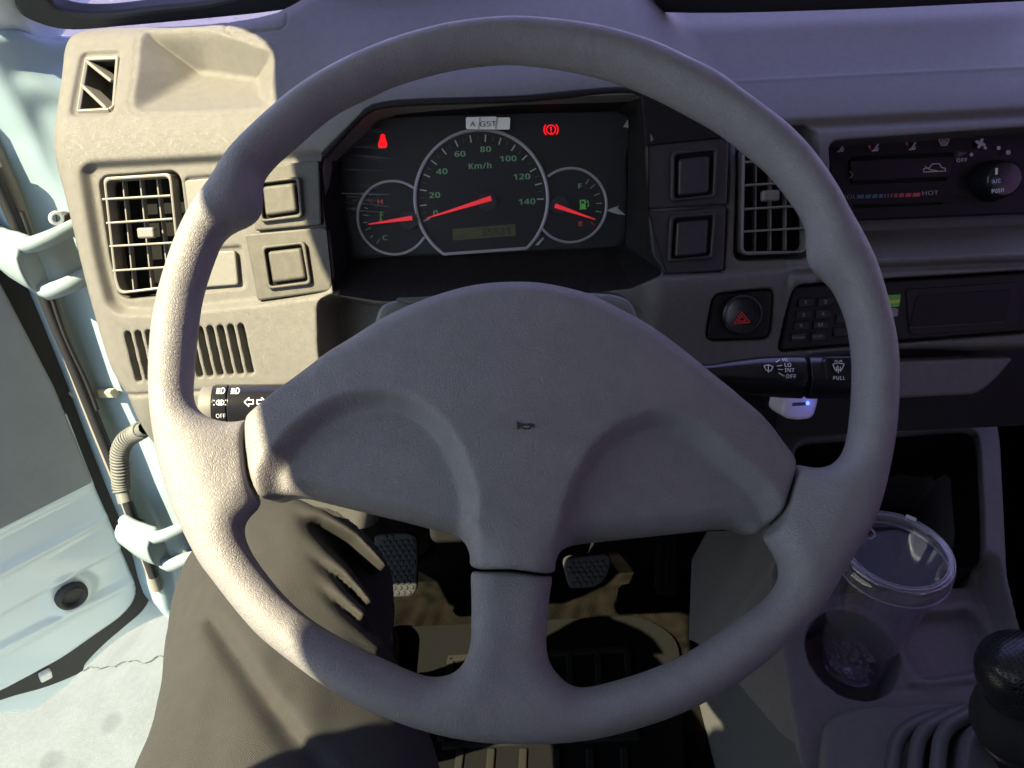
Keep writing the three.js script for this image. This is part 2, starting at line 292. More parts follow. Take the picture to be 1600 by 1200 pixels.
// ------------------------------------------------------------------ the van round the driver's place
const WS = new Frame(V(0, 0.955, -0.866), V(0, -0.397, 0.918));      // windscreen plane, facing inward
const PL = new Frame(at(150, 560, 0.9), V(0.78, 0.05, 0.62));         // hinge pillar
const van = thing('van_cab', 'white van body around the driver place, seen from the driver seat', 'van', null);
{
  const w = (name, geo, mat, label) => part(van, name, geo, mat, label);
  const box = (x0, y0, z0, x1, y1, z1, r = 0.01) => { const g = new RoundedBoxGeometry(x1 - x0, y1 - y0, z1 - z0, 2, r); g.translate((x0 + x1) / 2, (y0 + y1) / 2, (z0 + z1) / 2); return g; };
  // door opening of the driver: roof rail running forward into the A pillar
  const edge = [[0.9, 1.32], [0.10, 1.336], [-0.03, 1.350], [-0.15, 1.368], [-0.20, 1.338], [-0.25, 1.298], [-0.30, 1.274], [-0.345, 1.284], [-0.39, 1.308], [-0.45, 1.316], [-0.50, 1.322], [-0.55, 1.29], [-0.578, 1.262], [-0.605, 1.215], [-0.645, 1.155], [-0.74, 1.03], [-0.84, 0.92]];
  const sx = y => -0.52 + 0.324 * (y - 0.95);
  const line = new THREE.CatmullRomCurve3(edge.map(([z, y]) => V(sx(y), y, z)), false, 'centripetal').getPoints(60);
  {                                                                    // rail and pillar: a band that runs inward and up from the edge
    const pos = [], idx = [];
    line.forEach((p, i) => {
      const k = sstep(-0.40, -0.62, p.z), iw = V(0.075, mix(0.055, 0.055, k), mix(0, -0.11, k));
      const prof = [V(0, 0, 0), V(0.012, -0.012, 0), V(0.05, 0.01, 0), iw, V(0.06, 0.09, -0.02 * k), V(-0.015, 0.05, 0), V(-0.012, 0.01, 0)];
      for (const q of prof) pos.push(p.x + q.x, p.y + q.y, p.z + q.z);
      if (i) for (let a = 0; a < 7; a++) { const A = (i - 1) * 7 + a, B = (i - 1) * 7 + (a + 1) % 7, C = i * 7 + a, D = i * 7 + (a + 1) % 7; idx.push(A, C, B, B, C, D); }
    });
    const g = new THREE.BufferGeometry(); g.setAttribute('position', new THREE.Float32BufferAttribute(pos, 3)); g.setIndex(idx); g.computeVertexNormals();
    w('roof_rail', boxUV(g, 0.2), M.paint);
  }
  w('roof', box(-0.40, 1.39, -0.73, 1.12, 1.43, 1.3), M.headliner);
  w('windscreen_header', box(-0.36, 1.33, -0.74, 1.10, 1.40, -0.675, 0.02), M.headliner);
  w('rear_panel', box(-0.52, -0.2, 1.24, 1.12, 1.42, 1.28), M.card);
  w('b_pillar', box(-0.55, -0.15, 0.5, -0.47, 1.32, 1.24, 0.02), M.paint);
  w('door_side', box(1.06, -0.15, -0.75, 1.10, 0.93, 1.24), M.card);
  w('right_pillar', box(1.02, 0.90, 0.45, 1.08, 1.40, 0.60, 0.02), M.headliner);
  { const g = box(-0.03, -0.37, -0.03, 0.03, 0.37, 0.03, 0.012); g.rotateX(0.41); g.translate(1.04, 1.15, -0.70); w('right_pillar', g, M.headliner); }
  const tint = (r, g2, b) => new THREE.MeshPhysicalMaterial({ color: lin(r, g2, b), transmission: 1, thickness: 0, roughness: 0, ior: 1.5 });
  { const g = new THREE.PlaneGeometry(1.30, 0.55); g.rotateY(-Math.PI / 2); g.translate(1.075, 1.16, 0.0); w('side_window', g, tint(0.46, 0.22, 0.42), 'purple tinted passenger side window'); }
  {
    const pts = rounded([[-0.54, 0.93], [1.06, 0.93], [1.03, 1.37], [-0.40, 1.37]].map(([x, y]) => WS.local(V(x, y, -0.866 + (y - 0.955) * 0.432))).map(p => [p.x, p.y]), 0.05);
    const g = new THREE.ShapeGeometry(shapeOf(pts)); g.applyQuaternion(WS.q); g.translate(...WS.o.toArray());
    w('windscreen', g, tint(0.63, 0.53, 0.89), 'violet tinted windscreen');
  }
  const inWS = (name, geo, mat) => { geo.applyQuaternion(WS.q); geo.translate(...WS.o.toArray()); return w(name, geo, mat); };
  {                                                                    // black rubber round the lower left corner of the windscreen and along its base
    const lo = [[5, -40], [19, 0], [32, 25], [62, 40], [102, 49], [200, 43], [300, 34], [400, 24], [470, 15], [560, 6], [900, 12], [1050, 23], [1300, 19], [1620, 4]];
    const up = [[1620, -45], [1300, -30], [1000, -32], [560, -55], [330, 3], [250, 12], [160, 22], [112, 20], [88, 12], [74, -4], [58, -40]];
    const pl = smooth(WS.poly(lo, 0.062), 4, false), pu = smooth(WS.poly(up, 0.062), 4, false);
    inWS('windscreen_seal', plate(pl.concat(pu), 0.046, 0.062, 0.005, [], 3), M.rubber);
  }
  w('floor_pan', boxUV(box(-0.46, 0.04, -0.80, 1.06, 0.10, 1.24), 0.25), M.carpet);
  { const g = box(-0.34, 0, -0.02, 1.06, 0.62, 0.02); g.rotateX(0.25); g.translate(0, 0.08, -0.82); w('firewall', boxUV(g, 0.25), M.carpet); }
  w('cowl', box(-0.52, 0.3, -1.05, 1.06, 0.90, -0.98), M.black);
  w('sill', box(-0.50, -0.12, -0.62, -0.455, 0.125, 1.24, 0.012), M.paint);
  // hinge pillar: white sheet with pressed folds, strips and gaps
  const inPL = (name, geo, mat, label) => { geo.applyQuaternion(PL.q); geo.translate(...PL.o.toArray()); return w(name, geo, mat, label); };
  const pp = smooth(PL.poly([[-90, 70], [-20, 48], [14, 44], [42, 54], [70, 60], [150, 64], [230, 250], [300, 560], [400, 700], [460, 900], [460, 1010], [272, 975], [232, 870], [175, 735], [118, 590], [50, 430], [0, 318], [-90, 120]]), 4);
  {
    const b = [Math.min(...pp.map(p => p[0])) - 0.01, Math.min(...pp.map(p => p[1])) - 0.01, -0.06, Math.max(...pp.map(p => p[0])) + 0.01, Math.max(...pp.map(p => p[1])) + 0.01, 0.05];
    const sd = grid2(sdPoly(pp), [b[0], b[1], b[3], b[4]], 0.006), fold = grid2(sdPoly(PL.poly([[-90, 60], [10, 215], [60, 330], [112, 480], [150, 590], [215, 720], [270, 850], [300, 1010], [120, 1010], [-90, 420]])), [b[0], b[1], b[3], b[4]], 0.006, 1);
    const fold2 = grid2(sdPoly(PL.poly([[30, 130], [60, 160], [100, 330], [150, 520], [190, 640], [240, 760], [290, 880], [330, 1000], [700, 1000], [700, 100]])), [b[0], b[1], b[3], b[4]], 0.006, 1);
    const top = (x, y) => 0.028 * sstep(-0.012, 0.02, fold(x, y)) + 0.02 * sstep(0.02, -0.02, fold2(x, y)) + 0.004 * n2(x * 9, y * 5);
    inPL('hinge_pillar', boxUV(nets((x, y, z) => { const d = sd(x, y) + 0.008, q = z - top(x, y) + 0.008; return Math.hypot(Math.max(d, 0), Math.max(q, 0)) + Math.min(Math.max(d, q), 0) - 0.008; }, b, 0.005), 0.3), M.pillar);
  }
  const strip = (pts, r, w0) => tube(pts.map(p => P3(PL, p[0], p[1], w0)), r, 40, 8);
  inPL('weatherstrip', strip([[-30, 190], [22, 305], [62, 420], [96, 520], [132, 618], [160, 690], [200, 790], [246, 920]], 0.008, 0.0), std(lin(0.2, 0.19, 0.17), 0.7));
  inPL('pillar_gap', strip([[-20, 250], [38, 380], [80, 490], [118, 580], [150, 660], [190, 760], [240, 900]], 0.007, 0.012), M.rubber);
  inPL('pillar_seam', strip([[34, 330], [70, 430], [100, 520], [136, 598], [152, 640]], 0.0025, 0.03), M.rubber);
  { const g = plate(rounded(PL.poly([[73, 328], [84, 322], [93, 330], [94, 352], [84, 358], [77, 350]]), 0.005), 0.02, 0.038, 0.002); inPL('striker_hole', g, M.rubber); }
  inPL('striker_ring', new THREE.TorusGeometry(0.006, 0.002, 8, 20).translate(...P3(PL, 88, 341, 0.04).toArray()), M.ivory);
}

// ------------------------------------------------------------------ the open door
const DH = at(215, 930, 1.12);
const DR = new Frame(DH, V(0.70, 0, 0.716), V(0.716, 0, -0.70));
{
  const door = thing('driver_door', 'open white van door with grey trim card, black seal and round black plug', 'door', DR);
  const poly = (p, w = 0) => DR.poly(p, w);
  const shell = smooth(poly([[-160, 60], [-40, 260], [30, 395], [88, 520], [160, 700], [236, 860], [258, 930], [262, 958], [232, 972], [186, 998], [140, 1038], [92, 1082], [46, 1112], [0, 1117], [-160, 1180], [-700, 1500], [-700, -300]], -0.02), 4);
  part(door, 'door_shell', boxUV(plate(shell, -0.075, -0.014, 0.012, [], 3), 0.3), M.paint);
  const inner = [[-160, 190], [-60, 325], [0, 440], [83, 600], [140, 742], [190, 857], [209, 905], [214, 924], [207, 944], [187, 966], [150, 992], [100, 1027], [50, 1055], [0, 1081], [-160, 1150], [-700, 1420], [-700, -300]];
  const ip = smooth(poly(inner), 4);
  const outer = smooth(poly([[-160, 60], [-40, 245], [0, 318], [50, 437], [107, 590], [172, 748], [222, 858], [236, 905], [234, 930], [222, 952], [195, 976], [158, 1008], [132, 1036], [128, 1046], [75, 1070], [0, 1092], [-160, 1160], [-760, 1460], [-760, -400]], -0.008), 4);
  part(door, 'door_seal', boxUV(plate(outer, -0.016, -0.002, 0.005, [], 3), 0.2), M.rubber);
  // inner sheet with pressed ribs
  {
    const b = [-0.75, Math.min(...ip.map(p => p[1])), -0.03, Math.max(...ip.map(p => p[0])) + 0.01, 0.35, 0.03]; b[1] = Math.max(b[1], -0.45) - 0.01;
    const G = [b[0], b[1], b[3], b[4]], sd = grid2(sdPoly(ip), G, 0.005);
    const ln = (x0, y0, x1, y1) => { const a = DR.loc(x0, y0), c = DR.loc(x1, y1), l = Math.hypot(c[0] - a[0], c[1] - a[1]), nx = -(c[1] - a[1]) / l, ny = (c[0] - a[0]) / l; return (x, y) => (x - a[0]) * nx + (y - a[1]) * ny; };
    const r1 = ln(0, 828, 143, 757), r2 = ln(0, 888, 163, 802), r3 = ln(0, 1012, 208, 906), st = ln(0, 958, 187, 856);
    const pl = DR.loc(108, 925);
    const top = (x, y) => 0.008 + 0.006 * Math.exp(-((r2(x, y) / 0.007) ** 2)) + 0.006 * Math.exp(-((r3(x, y) / 0.008) ** 2)) + 0.005 * sstep(-0.004, 0.004, r1(x, y)) - 0.006 * sstep(0.003, -0.003, st(x, y)) + 0.003 * sstep(0.036, 0.03, Math.hypot(x - pl[0], y - pl[1])) ;
    part(door, 'inner_sheet', boxUV(nets((x, y, z) => { const d = sd(x, y) + 0.006, q = z - top(x, y) + 0.006; return Math.hypot(Math.max(d, 0), Math.max(q, 0)) + Math.min(Math.max(d, q), 0) - 0.006; }, b, 0.004), 0.3), M.paint);
    const ring = new THREE.LatheGeometry([[0, 0.002], [0.011, 0.002], [0.013, 0.006], [0.016, 0.008], [0.0195, 0.006], [0.021, 0.001], [0.021, -0.004]].map(p => new THREE.Vector2(p[0], p[1])), 40); ring.rotateX(Math.PI / 2); ring.translate(pl[0], pl[1], 0.010);
    part(door, 'plug', ring, M.rubber);
    const tab = plate(rounded(poly([[60, 1053], [78, 1044], [80, 1054], [62, 1063]]), 0.003), -0.004, 0.006, 0.002); tab.translate(0, 0, 0.002); part(door, 'clip', tab, M.ivory);
  }
  part(door, 'trim_card', boxUV(plate(rounded(poly([[-700, -300], [-160, 190], [-62, 325], [-3, 440], [80, 600], [137, 740], [139, 747], [0, 817], [-700, 1165]]), 0.01), 0.004, 0.014, 0.003), 0.4), M.card);
  // hinges, check strap, wiring conduit
  const q = (px, py, t) => DR.local(at(px, py, t));
  for (const [dx, dy, s, dt] of [[0, 0, 1, 0], [194, 440, 1.0, 0.185]]) {
    const pt = (x, y, t) => q(x * s + dx - (s - 1) * 60, y * s + dy - (s - 1) * 400, t + dt);
    const path = new THREE.CatmullRomCurve3([pt(4, 392, 0.80), pt(32, 410, 0.775), pt(58, 418, 0.768), pt(90, 408, 0.775), pt(130, 388, 0.80)].map(p => p)), pos = [], idx = [], N = 24, Mh = 20;
    const lo = [], hi = [];
    for (let a = 0; a <= N; a++) {                                       // pressed channel: a web between two rolled flanges
      const p = path.getPoint(a / N), tg = path.getTangent(a / N), nr = V(tg.z, 0, -tg.x).normalize(), hgt = 0.027 * (1 - 0.25 * sstep(0.35, 0, a / N)); if (nr.dot(EYE.clone().sub(DH)) < 0) nr.negate();
      hi.push(p.clone().add(V(0, hgt, 0)).addScaledVector(nr, 0.004)); lo.push(p.clone().add(V(0, -hgt, 0)).addScaledVector(nr, 0.004));
      for (let k = 0; k < 12; k++) { const f = k < 6 ? k / 5 : 1 - (k - 6) / 5, y = (f * 2 - 1) * hgt, o = (k < 6 ? -0.010 : -0.015) + 0.008 * Math.pow(Math.abs(2 * f - 1), 3); pos.push(p.x + nr.x * o, p.y + y, p.z + nr.z * o); if (a) { const A = (a - 1) * 12 + k, B = (a - 1) * 12 + (k + 1) % 12; idx.push(A, A + 12, B, B, A + 12, B + 12); } }
    }
    const web = new THREE.BufferGeometry(); web.setAttribute('position', new THREE.Float32BufferAttribute(pos, 3)); web.setIndex(idx); web.computeVertexNormals(); boxUV(web);
    const arms = merge([boxUV(web), tube(hi, 0.0085, 40, 10), tube(lo, 0.0095, 40, 10)]);
    part(door, 'hinge', arms, M.hinge);
    part(door, 'hinge_pin', tube([pt(20, 372, 0.80), pt(24, 400, 0.80), pt(28, 430, 0.80)], 0.009, 8, 10), M.rubber);
  }
  part(door, 'check_strap', bar(q(112, 616, 0.93), q(182, 614, 0.9), 0.012, 0.008), std(lin(0.42, 0.38, 0.28), 0.6));
  {
    const c = new THREE.CatmullRomCurve3([q(228, 668, 0.84), q(214, 676, 0.86), q(196, 688, 0.87), q(187, 708, 0.88), q(188, 735, 0.89), q(190, 762, 0.9), q(196, 785, 0.9)]), rings = [new THREE.TubeGeometry(c, 40, 0.0085, 10)];
    for (let i = 0; i < 26; i++) { const t = 0.12 + 0.8 * i / 26, g = new THREE.TorusGeometry(0.0095, 0.0016, 6, 16); g.applyQuaternion(new THREE.Quaternion().setFromUnitVectors(V(0, 0, 1), c.getTangentAt(t))); g.translate(...c.getPointAt(t).toArray()); rings.push(g); }
    part(door, 'wiring_conduit', merge(rings), std(lin(0.12, 0.125, 0.125), 0.6));
  }
}

// ------------------------------------------------------------------ the dashboard
const TILT = 26 * Math.PI / 180;
const FD = new Frame(at(750, 300, 0.60), V(0, Math.sin(TILT), Math.cos(TILT)));
const dashboard = thing('dashboard', 'grey moulded van dashboard, left end lit by the sun, rest in shade', 'dashboard', FD);
const soft = (s, r) => (s + Math.sqrt(s * s + r * r)) / 2;
const uL = FD.loc(560, 150)[0], uR = FD.loc(1010, 150)[0], vB = FD.loc(750, 190)[1], vLow = FD.loc(300, 655)[1];
function H0(u, v) {                              // the bare skin: face, rolled top edge, hood over the instruments, tucked-in foot
  const a = sstep(uL - 0.085, uL + 0.005, u), b = sstep(uR - 0.005, uR + 0.085, u), hood = a * (1 - b);
  const vb = vB + 0.026 * hood, tb = mix(mix(0.66, 1.05, a), 1.5, b), r = mix(mix(0.024, 0.016, a), 0.04, b);
  return -tb * soft(v - vb, r) - 0.7 * soft(vLow - v, 0.03) + 0.004 * hood;
}
function locD(px, py, dw = 0) { let w = 0, l; for (let i = 0; i < 9; i++) { l = FD.loc(px, py, w + dw); w = mix(w, H0(l[0], l[1]), 0.8); } return l; }
const pD = pts => pts.map(p => locD(p[0], p[1]));
const V2 = (l, w) => V(l[0], l[1], w);
const dashCell = 0.0015;
{
  const outline = smooth(pD([[112, 43], [132, 38], [310, 31], [430, 10], [520, -30], [1000, -60], [1660, -60], [1700, 100], [1700, 400], [1660, 534], [1400, 549], [1215, 580], [1060, 640], [1040, 720], [600, 730], [588, 800], [572, 862], [545, 900], [330, 900], [268, 770], [243, 712], [225, 692], [209, 668], [190, 627], [173, 600], [160, 575], [140, 512], [120, 440], [102, 365], [86, 300], [71, 238], [70, 210], [76, 160], [83, 112], [89, 68], [99, 50]]), 4);
  const pockets = [];
  const pk = (pts, depth, wall, r = 0.004) => pockets.push({ pts: rounded(pD(pts), r), depth, wall });
  // panel of the left vent
  pk([[128, 266], [140, 257], [350, 246], [520, 236], [520, 456], [402, 473], [240, 489], [188, 488], [170, 476], [152, 410]], 0.008, 0.009, 0.014);
  pk([[149, 283], [156, 275], [264, 267], [273, 276], [284, 360], [293, 448], [288, 456], [192, 466], [181, 460], [166, 400]], 0.035, 0.003, 0.006);
  pk([[282, 276], [394, 266], [398, 330], [290, 340]], 0.003, 0.003, 0.003);
  pk([[294, 390], [372, 384], [378, 450], [302, 456]], 0.003, 0.003, 0.003);
  // slot vent of the top
  pk([[126, 88], [132, 82], [185, 80], [186, 88], [176, 172], [170, 178], [112, 180], [110, 174]], 0.004, 0.004, 0.003);
  pk([[135, 92], [182, 90], [173, 168], [167, 172], [119, 173]], 0.03, 0.003, 0.003);
  // instruments, right switch panel, right vent
  pk([[505, 240], [575, 172], [600, 166], [800, 157], [1005, 150], [1012, 225], [1012, 330], [1035, 428], [985, 449], [905, 457], [585, 468], [522, 457], [510, 360]], 0.07, 0.003, 0.004);
  pk([[1010, 226], [1136, 215], [1139, 226], [1131, 424], [1040, 430], [1016, 400]], 0.006, 0.003, 0.002);
  pk([[1150, 205], [1262, 196], [1276, 205], [1268, 395], [1258, 402], [1157, 406], [1148, 398]], 0.035, 0.003, 0.005);
  // hazard switch, radio
  pk([[1112, 459], [1209, 450], [1202, 529], [1103, 533]], 0.012, 0.003, 0.008);
  pk([[1239, 446], [1600, 424], [1690, 418], [1690, 512], [1592, 520], [1217, 549]], 0.03, 0.004, 0.006);
  // the column bay
  pk([[503, 476], [520, 466], [590, 479], [960, 462], [1010, 500], [1040, 760], [590, 760], [505, 560]], 0.05, 0.012, 0.012);
  const b2 = [-0.41, -0.33, 0.56, 0.262];
  const A = FD.loc(70, 300), B = FD.loc(1640, 300); b2[0] = A[0] - 0.03; b2[2] = B[0] + 0.11;
  for (const p of pockets) {
    const xs = p.pts.map(q => q[0]), ys = p.pts.map(q => q[1]); p.b = [Math.min(...xs) - 0.01, Math.min(...ys) - 0.01, Math.max(...xs) + 0.01, Math.max(...ys) + 0.01];
    p.sd = sdPoly(p.pts);
  }
  const sdO = grid2(sdPoly(outline), [b2[0] - 0.02, b2[1] - 0.02, b2[2] + 0.02, b2[3] + 0.02], 0.004, 1);
  const tray = sdPoly(smooth(pD([[224, 48], [245, 44], [310, 41], [352, 54], [400, 70], [428, 82], [424, 130], [416, 166], [395, 170], [330, 174], [240, 176], [220, 175], [208, 164], [214, 110]]), 4)), tf = locD(330, 174)[1];
  const shelfPts = rounded(pD([[1297, 222], [1640, 198], [1720, 195], [1720, 392], [1640, 394], [1295, 408]]), 0.008), shelf = sdPoly(shelfPts), lipA = locD(1380, 403), lipB = locD(1600, 394);
  const lipV = u => mix(lipA[1], lipB[1], (u - lipA[0]) / (lipB[0] - lipA[0]));
  const slots = []; for (let i = 0; i < 12; i++) { const x = 199 + i * 16.1, y = 522 - i * 1.1; slots.push([locD(x, y), locD(x + 17.5 - i * 0.2, y + 70.5)]); }
  const ln2 = (a, b) => { const A = locD(...a), B = locD(...b), l = Math.hypot(B[0] - A[0], B[1] - A[1]); return (u, v) => ((u - A[0]) * -(B[1] - A[1]) + (v - A[1]) * (B[0] - A[0])) / l; };
  const padLine = ln2([1200, 125], [1600, 105]), padGroove = ln2([1230, 197], [1600, 178]);
  const seam = [locD(188, 619), locD(420, 606)], cap = sdPoly(rounded(pD([[349, 22], [448, 12], [447, 38], [438, 46], [360, 53], [351, 47]]), 0.006)), lipEnd = locD(1405, 543);
  const lidge = [locD(1000, 434), locD(1045, 431), locD(1131, 427), locD(1262, 414), locD(1380, 408)];
  function H(u, v) {
    let h = H0(u, v);
    const base = h;
    for (const p of pockets) { if (u < p.b[0] || u > p.b[2] || v < p.b[1] || v > p.b[3]) continue; const d = p.sd(u, v); if (d < p.wall) h -= p.depth * sstep(-p.wall / 2, p.wall / 2, -d); }
    if (u < uL && v > vB - 0.02) {                                    // scooped tray
      const d = tray(u, v);
      if (d < 0.004) h = smin(h, smax(H0(u, tf) - 0.003 - 1.45 * Math.max(0, v - tf), base - 1.25 * Math.max(0, -d), 0.008), 0.003);
    }
    if (u > uR + 0.12) {                                              // control panel recess with a shelf floor, and the beads of its lip
      const d = shelf(u, v); if (d < 0.003) h = Math.min(h, mix(base, Math.max(-0.058, base - 2.1 * Math.max(0, v - lipV(u))), sstep(-0.0015, 0.0015, -d)));
      const q = v - lipV(u); h += 0.004 * Math.exp(-(((q + 0.003) / 0.004) ** 2)) + 0.006 * Math.exp(-(((q + 0.0165) / 0.006) ** 2)) - 0.002 * Math.exp(-(((q + 0.0095) / 0.002) ** 2));
      if (u > lipEnd[0] - 0.08) h += 0.006 * Math.exp(-(((v - lipEnd[1] + (u - lipEnd[0]) * 0.02) / 0.006) ** 2));
    }
    if (u > lidge[0][0] && u < lipA[0] - 0.06 && v > lidge[0][1] - 0.05 && v < lidge[0][1] + 0.05) {   // rolled step under the switches
      let k = 0; while (k < 3 && u > lidge[k + 1][0]) k++;
      const y = mix(lidge[k][1], lidge[k + 1][1], (u - lidge[k][0]) / (lidge[k + 1][0] - lidge[k][0]));
      h += 0.007 * sstep(0.003, -0.003, v - y) * sstep(-0.05, -0.004, v - y) * sstep(0, 0.02, u - lidge[0][0]);
    }
    if (u < -0.15 && v < 0) for (const [p, q] of slots) {
      const ex = q[0] - p[0], ey = q[1] - p[1], wx = u - p[0], wy = v - p[1], t = clamp((wx * ex + wy * ey) / (ex * ex + ey * ey)), d = Math.hypot(wx - ex * t, wy - ey * t) - 0.0016;
      if (d < 0.0016) h -= 0.012 * sstep(0.0016, -0.0014, d);
    }
    if (u < -0.1 && v < seam[0][1] + 0.02) { const y = mix(seam[0][1], seam[1][1], (u - seam[0][0]) / (seam[1][0] - seam[0][0])); h -= 0.0025 * Math.exp(-(((v - y) / 0.0016) ** 2)); }
    if (u < uL && v > vB) { const d = cap(u, v); if (Math.abs(d) < 0.004) h -= 0.002 * Math.exp(-((d / 0.0012) ** 2)); }
    if (u > uR + 0.04) { const k = sstep(uR + 0.04, uR + 0.09, u), a = padLine(u, v), q = padGroove(u, v); h += k * (0.0016 * Math.exp(-((a / 0.0022) ** 2)) + 0.003 * sstep(0.012, 0, Math.abs(a)) * 0.3 - 0.0055 * Math.exp(-((q / 0.0042) ** 2))); }
    const e = sdO(u, v), R = 0.018;                                    // rolled rim of the moulding
    if (e > -R) { const t = Math.min(1, (e + R) / R); h -= R * (1 - Math.sqrt(Math.max(0, 1 - t * t))) + (e > 0 ? e * 14 : 0); }
    return h;
  }
  const b = [b2[0], b2[1], -0.31, b2[2], b2[3], 0.016], nx = Math.ceil((b[3] - b[0]) / dashCell) + 1, ny = Math.ceil((b[4] - b[1]) / dashCell) + 1, Hc = new Float32Array(nx * ny), inv = new Float32Array(nx * ny), wl = new Float32Array(nx * ny);
  for (let j = 0; j < ny; j++) for (let i = 0; i < nx; i++) Hc[i + j * nx] = H(b[0] + i * dashCell, b[1] + j * dashCell);
  const wo = FD.local(WS.o), wn = WS.n, wu = wn.dot(FD.u), wv = wn.dot(FD.v), ww = wn.dot(FD.n);
  for (let j = 0; j < ny; j++) for (let i = 0; i < nx; i++) {
    const o = i + j * nx, x = Hc[o + (i < nx - 1 ? 1 : 0)] - Hc[o - (i ? 1 : 0)], y = Hc[o + (j < ny - 1 ? nx : 0)] - Hc[o - (j ? nx : 0)];
    inv[o] = 1 / Math.sqrt(1 + (x * x + y * y) / (4 * dashCell * dashCell)); wl[o] = (b[0] + i * dashCell - wo.x) * wu + (b[1] + j * dashCell - wo.y) * wv;
  }
  const skin = boxUV(nets((x, y, z, o) => Math.max((z - Hc[o]) * inv[o], 0.003 - wl[o] - (z - wo.z) * ww), b, dashCell), 0.06);
  part(dashboard, 'dash_skin', skin, M.dash);
}
// slanted bars of the slot vent
{
  const l = (x, y) => locD(x, y), fr = [[126, 90], [184, 88], [175, 170], [168, 176], [112, 178]];
  const z = H0(...l(150, 130)) + 0.001;
  const q = (x, y, dz = 0) => { const p = l(x, y); return V(p[0], p[1], H0(p[0], p[1]) - 0.005 + dz); };
  const slot = new THREE.Group(); slot.name = 'slot_vent'; dashboard.add(slot);
  const loop = [[131, 91], [182, 89], [176, 166], [168, 172], [117, 175]];
  part(slot, 'vent_frame', merge(loop.map((p, i) => bar(q(...p), q(...loop[(i + 1) % 5]), 0.0035, 0.006))), M.ventGrey);
  part(slot, 'slat', bar(q(136, 95, -0.006), q(176, 127, -0.006), 0.003, 0.018), M.ventGrey);
  part(slot, 'slat', bar(q(128, 132, -0.006), q(168, 170, -0.006), 0.003, 0.018), M.ventGrey);
  part(slot, 'duct', plate(rounded(loop.map(p => { const a = l(...p); return [a[0], a[1]]; }), 0.003), z - 0.047, z - 0.044, 0), M.cavity);
}
// square air vents
function airVent(label, px, corners, rows, cols, tab, lw) {
  const g = new THREE.Group(); g.name = 'air_vent'; g.userData.label = label; dashboard.add(g);
  const w0 = lw, L = (x, y, w = w0) => V2(FD.loc(x, y, w), w);
  const out = rounded(FD.poly(corners, w0), 0.005), cx = out.reduce((a, p) => a + p[0], 0) / out.length, cy = out.reduce((a, p) => a + p[1], 0) / out.length;
  const ins = out.map(p => { const dx = p[0] - cx, dy = p[1] - cy; return [cx + dx * (1 - 0.0065 / Math.abs(dx || 1) * 0 - 0.09), cy + dy * 0.945]; });
  part(g, 'vent_frame', plate(out, w0 - 0.012, w0 + 0.001, 0.0012, [ins]), M.ventGrey);
  for (const [a, b2] of rows) part(g, 'slat', bar(L(...a, w0 - 0.003), L(...b2, w0 - 0.003), 0.0019, 0.008), M.ventGrey);
  for (const [a, b2] of cols) part(g, 'fin', bar(L(...a, w0 - 0.012), L(...b2, w0 - 0.012), 0.0014, 0.007), M.ventGrey);
  const t = new RoundedBoxGeometry(0.0145, 0.0088, 0.007, 3, 0.0018); t.translate(...L(...tab, w0).toArray()); part(g, 'tab', t, M.ventGrey);
  part(g, 'duct', plate(out, w0 - 0.026, w0 - 0.024, 0), M.cavity);
  return g;
}
airVent('left air vent in the sunlit end of the dashboard', 0, [[161, 277], [268, 270], [276, 350], [286, 448], [186, 460], [179, 440]],
  [[[163, 312], [270, 306]], [[169, 349], [273, 342]], [[174, 385], [278, 379]], [[179, 423], [282, 416]]],
  [[[194, 277], [212, 456]], [[221, 275], [240, 454]], [[247, 273], [267, 452]]], [230, 364], -0.008);
airVent('right air vent beside the switch blanks', 0, [[1160, 230], [1262, 222], [1263, 388], [1255, 395], [1166, 399], [1157, 393]],
  [[[1162, 254], [1262, 248]], [[1162, 290], [1262, 284]], [[1161, 327], [1262, 321]], [[1161, 362], [1262, 356]]],
  [[[1180, 240], [1178, 394]], [[1203, 240], [1202, 392]], [[1226, 240], [1226, 391]]], [1203, 306], -0.004);
// blank caps beside the left vent
for (const c of [[[287, 282], [390, 272], [393, 326], [294, 335]], [[300, 396], [367, 391], [372, 445], [306, 450]]]) part(dashboard, 'blank_cap', plate(rounded(FD.poly(c, -0.008), 0.003), -0.0125, -0.0085, 0.0012), M.dashSmooth);
part(dashboard, 'lower_drawer', boxUV(plate(rounded(FD.poly([[1380, 567], [1586, 559], [1560, 590], [1540, 608], [1524, 617], [1380, 624]], -0.006), 0.004), -0.03, -0.006, 0.003), 0.06), M.console);
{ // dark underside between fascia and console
  part(dashboard, 'under_panel', plate(FD.poly([[1060, 560], [1700, 530], [1700, 660], [1060, 690]], -0.045), -0.05, -0.045, 0), M.black);
}
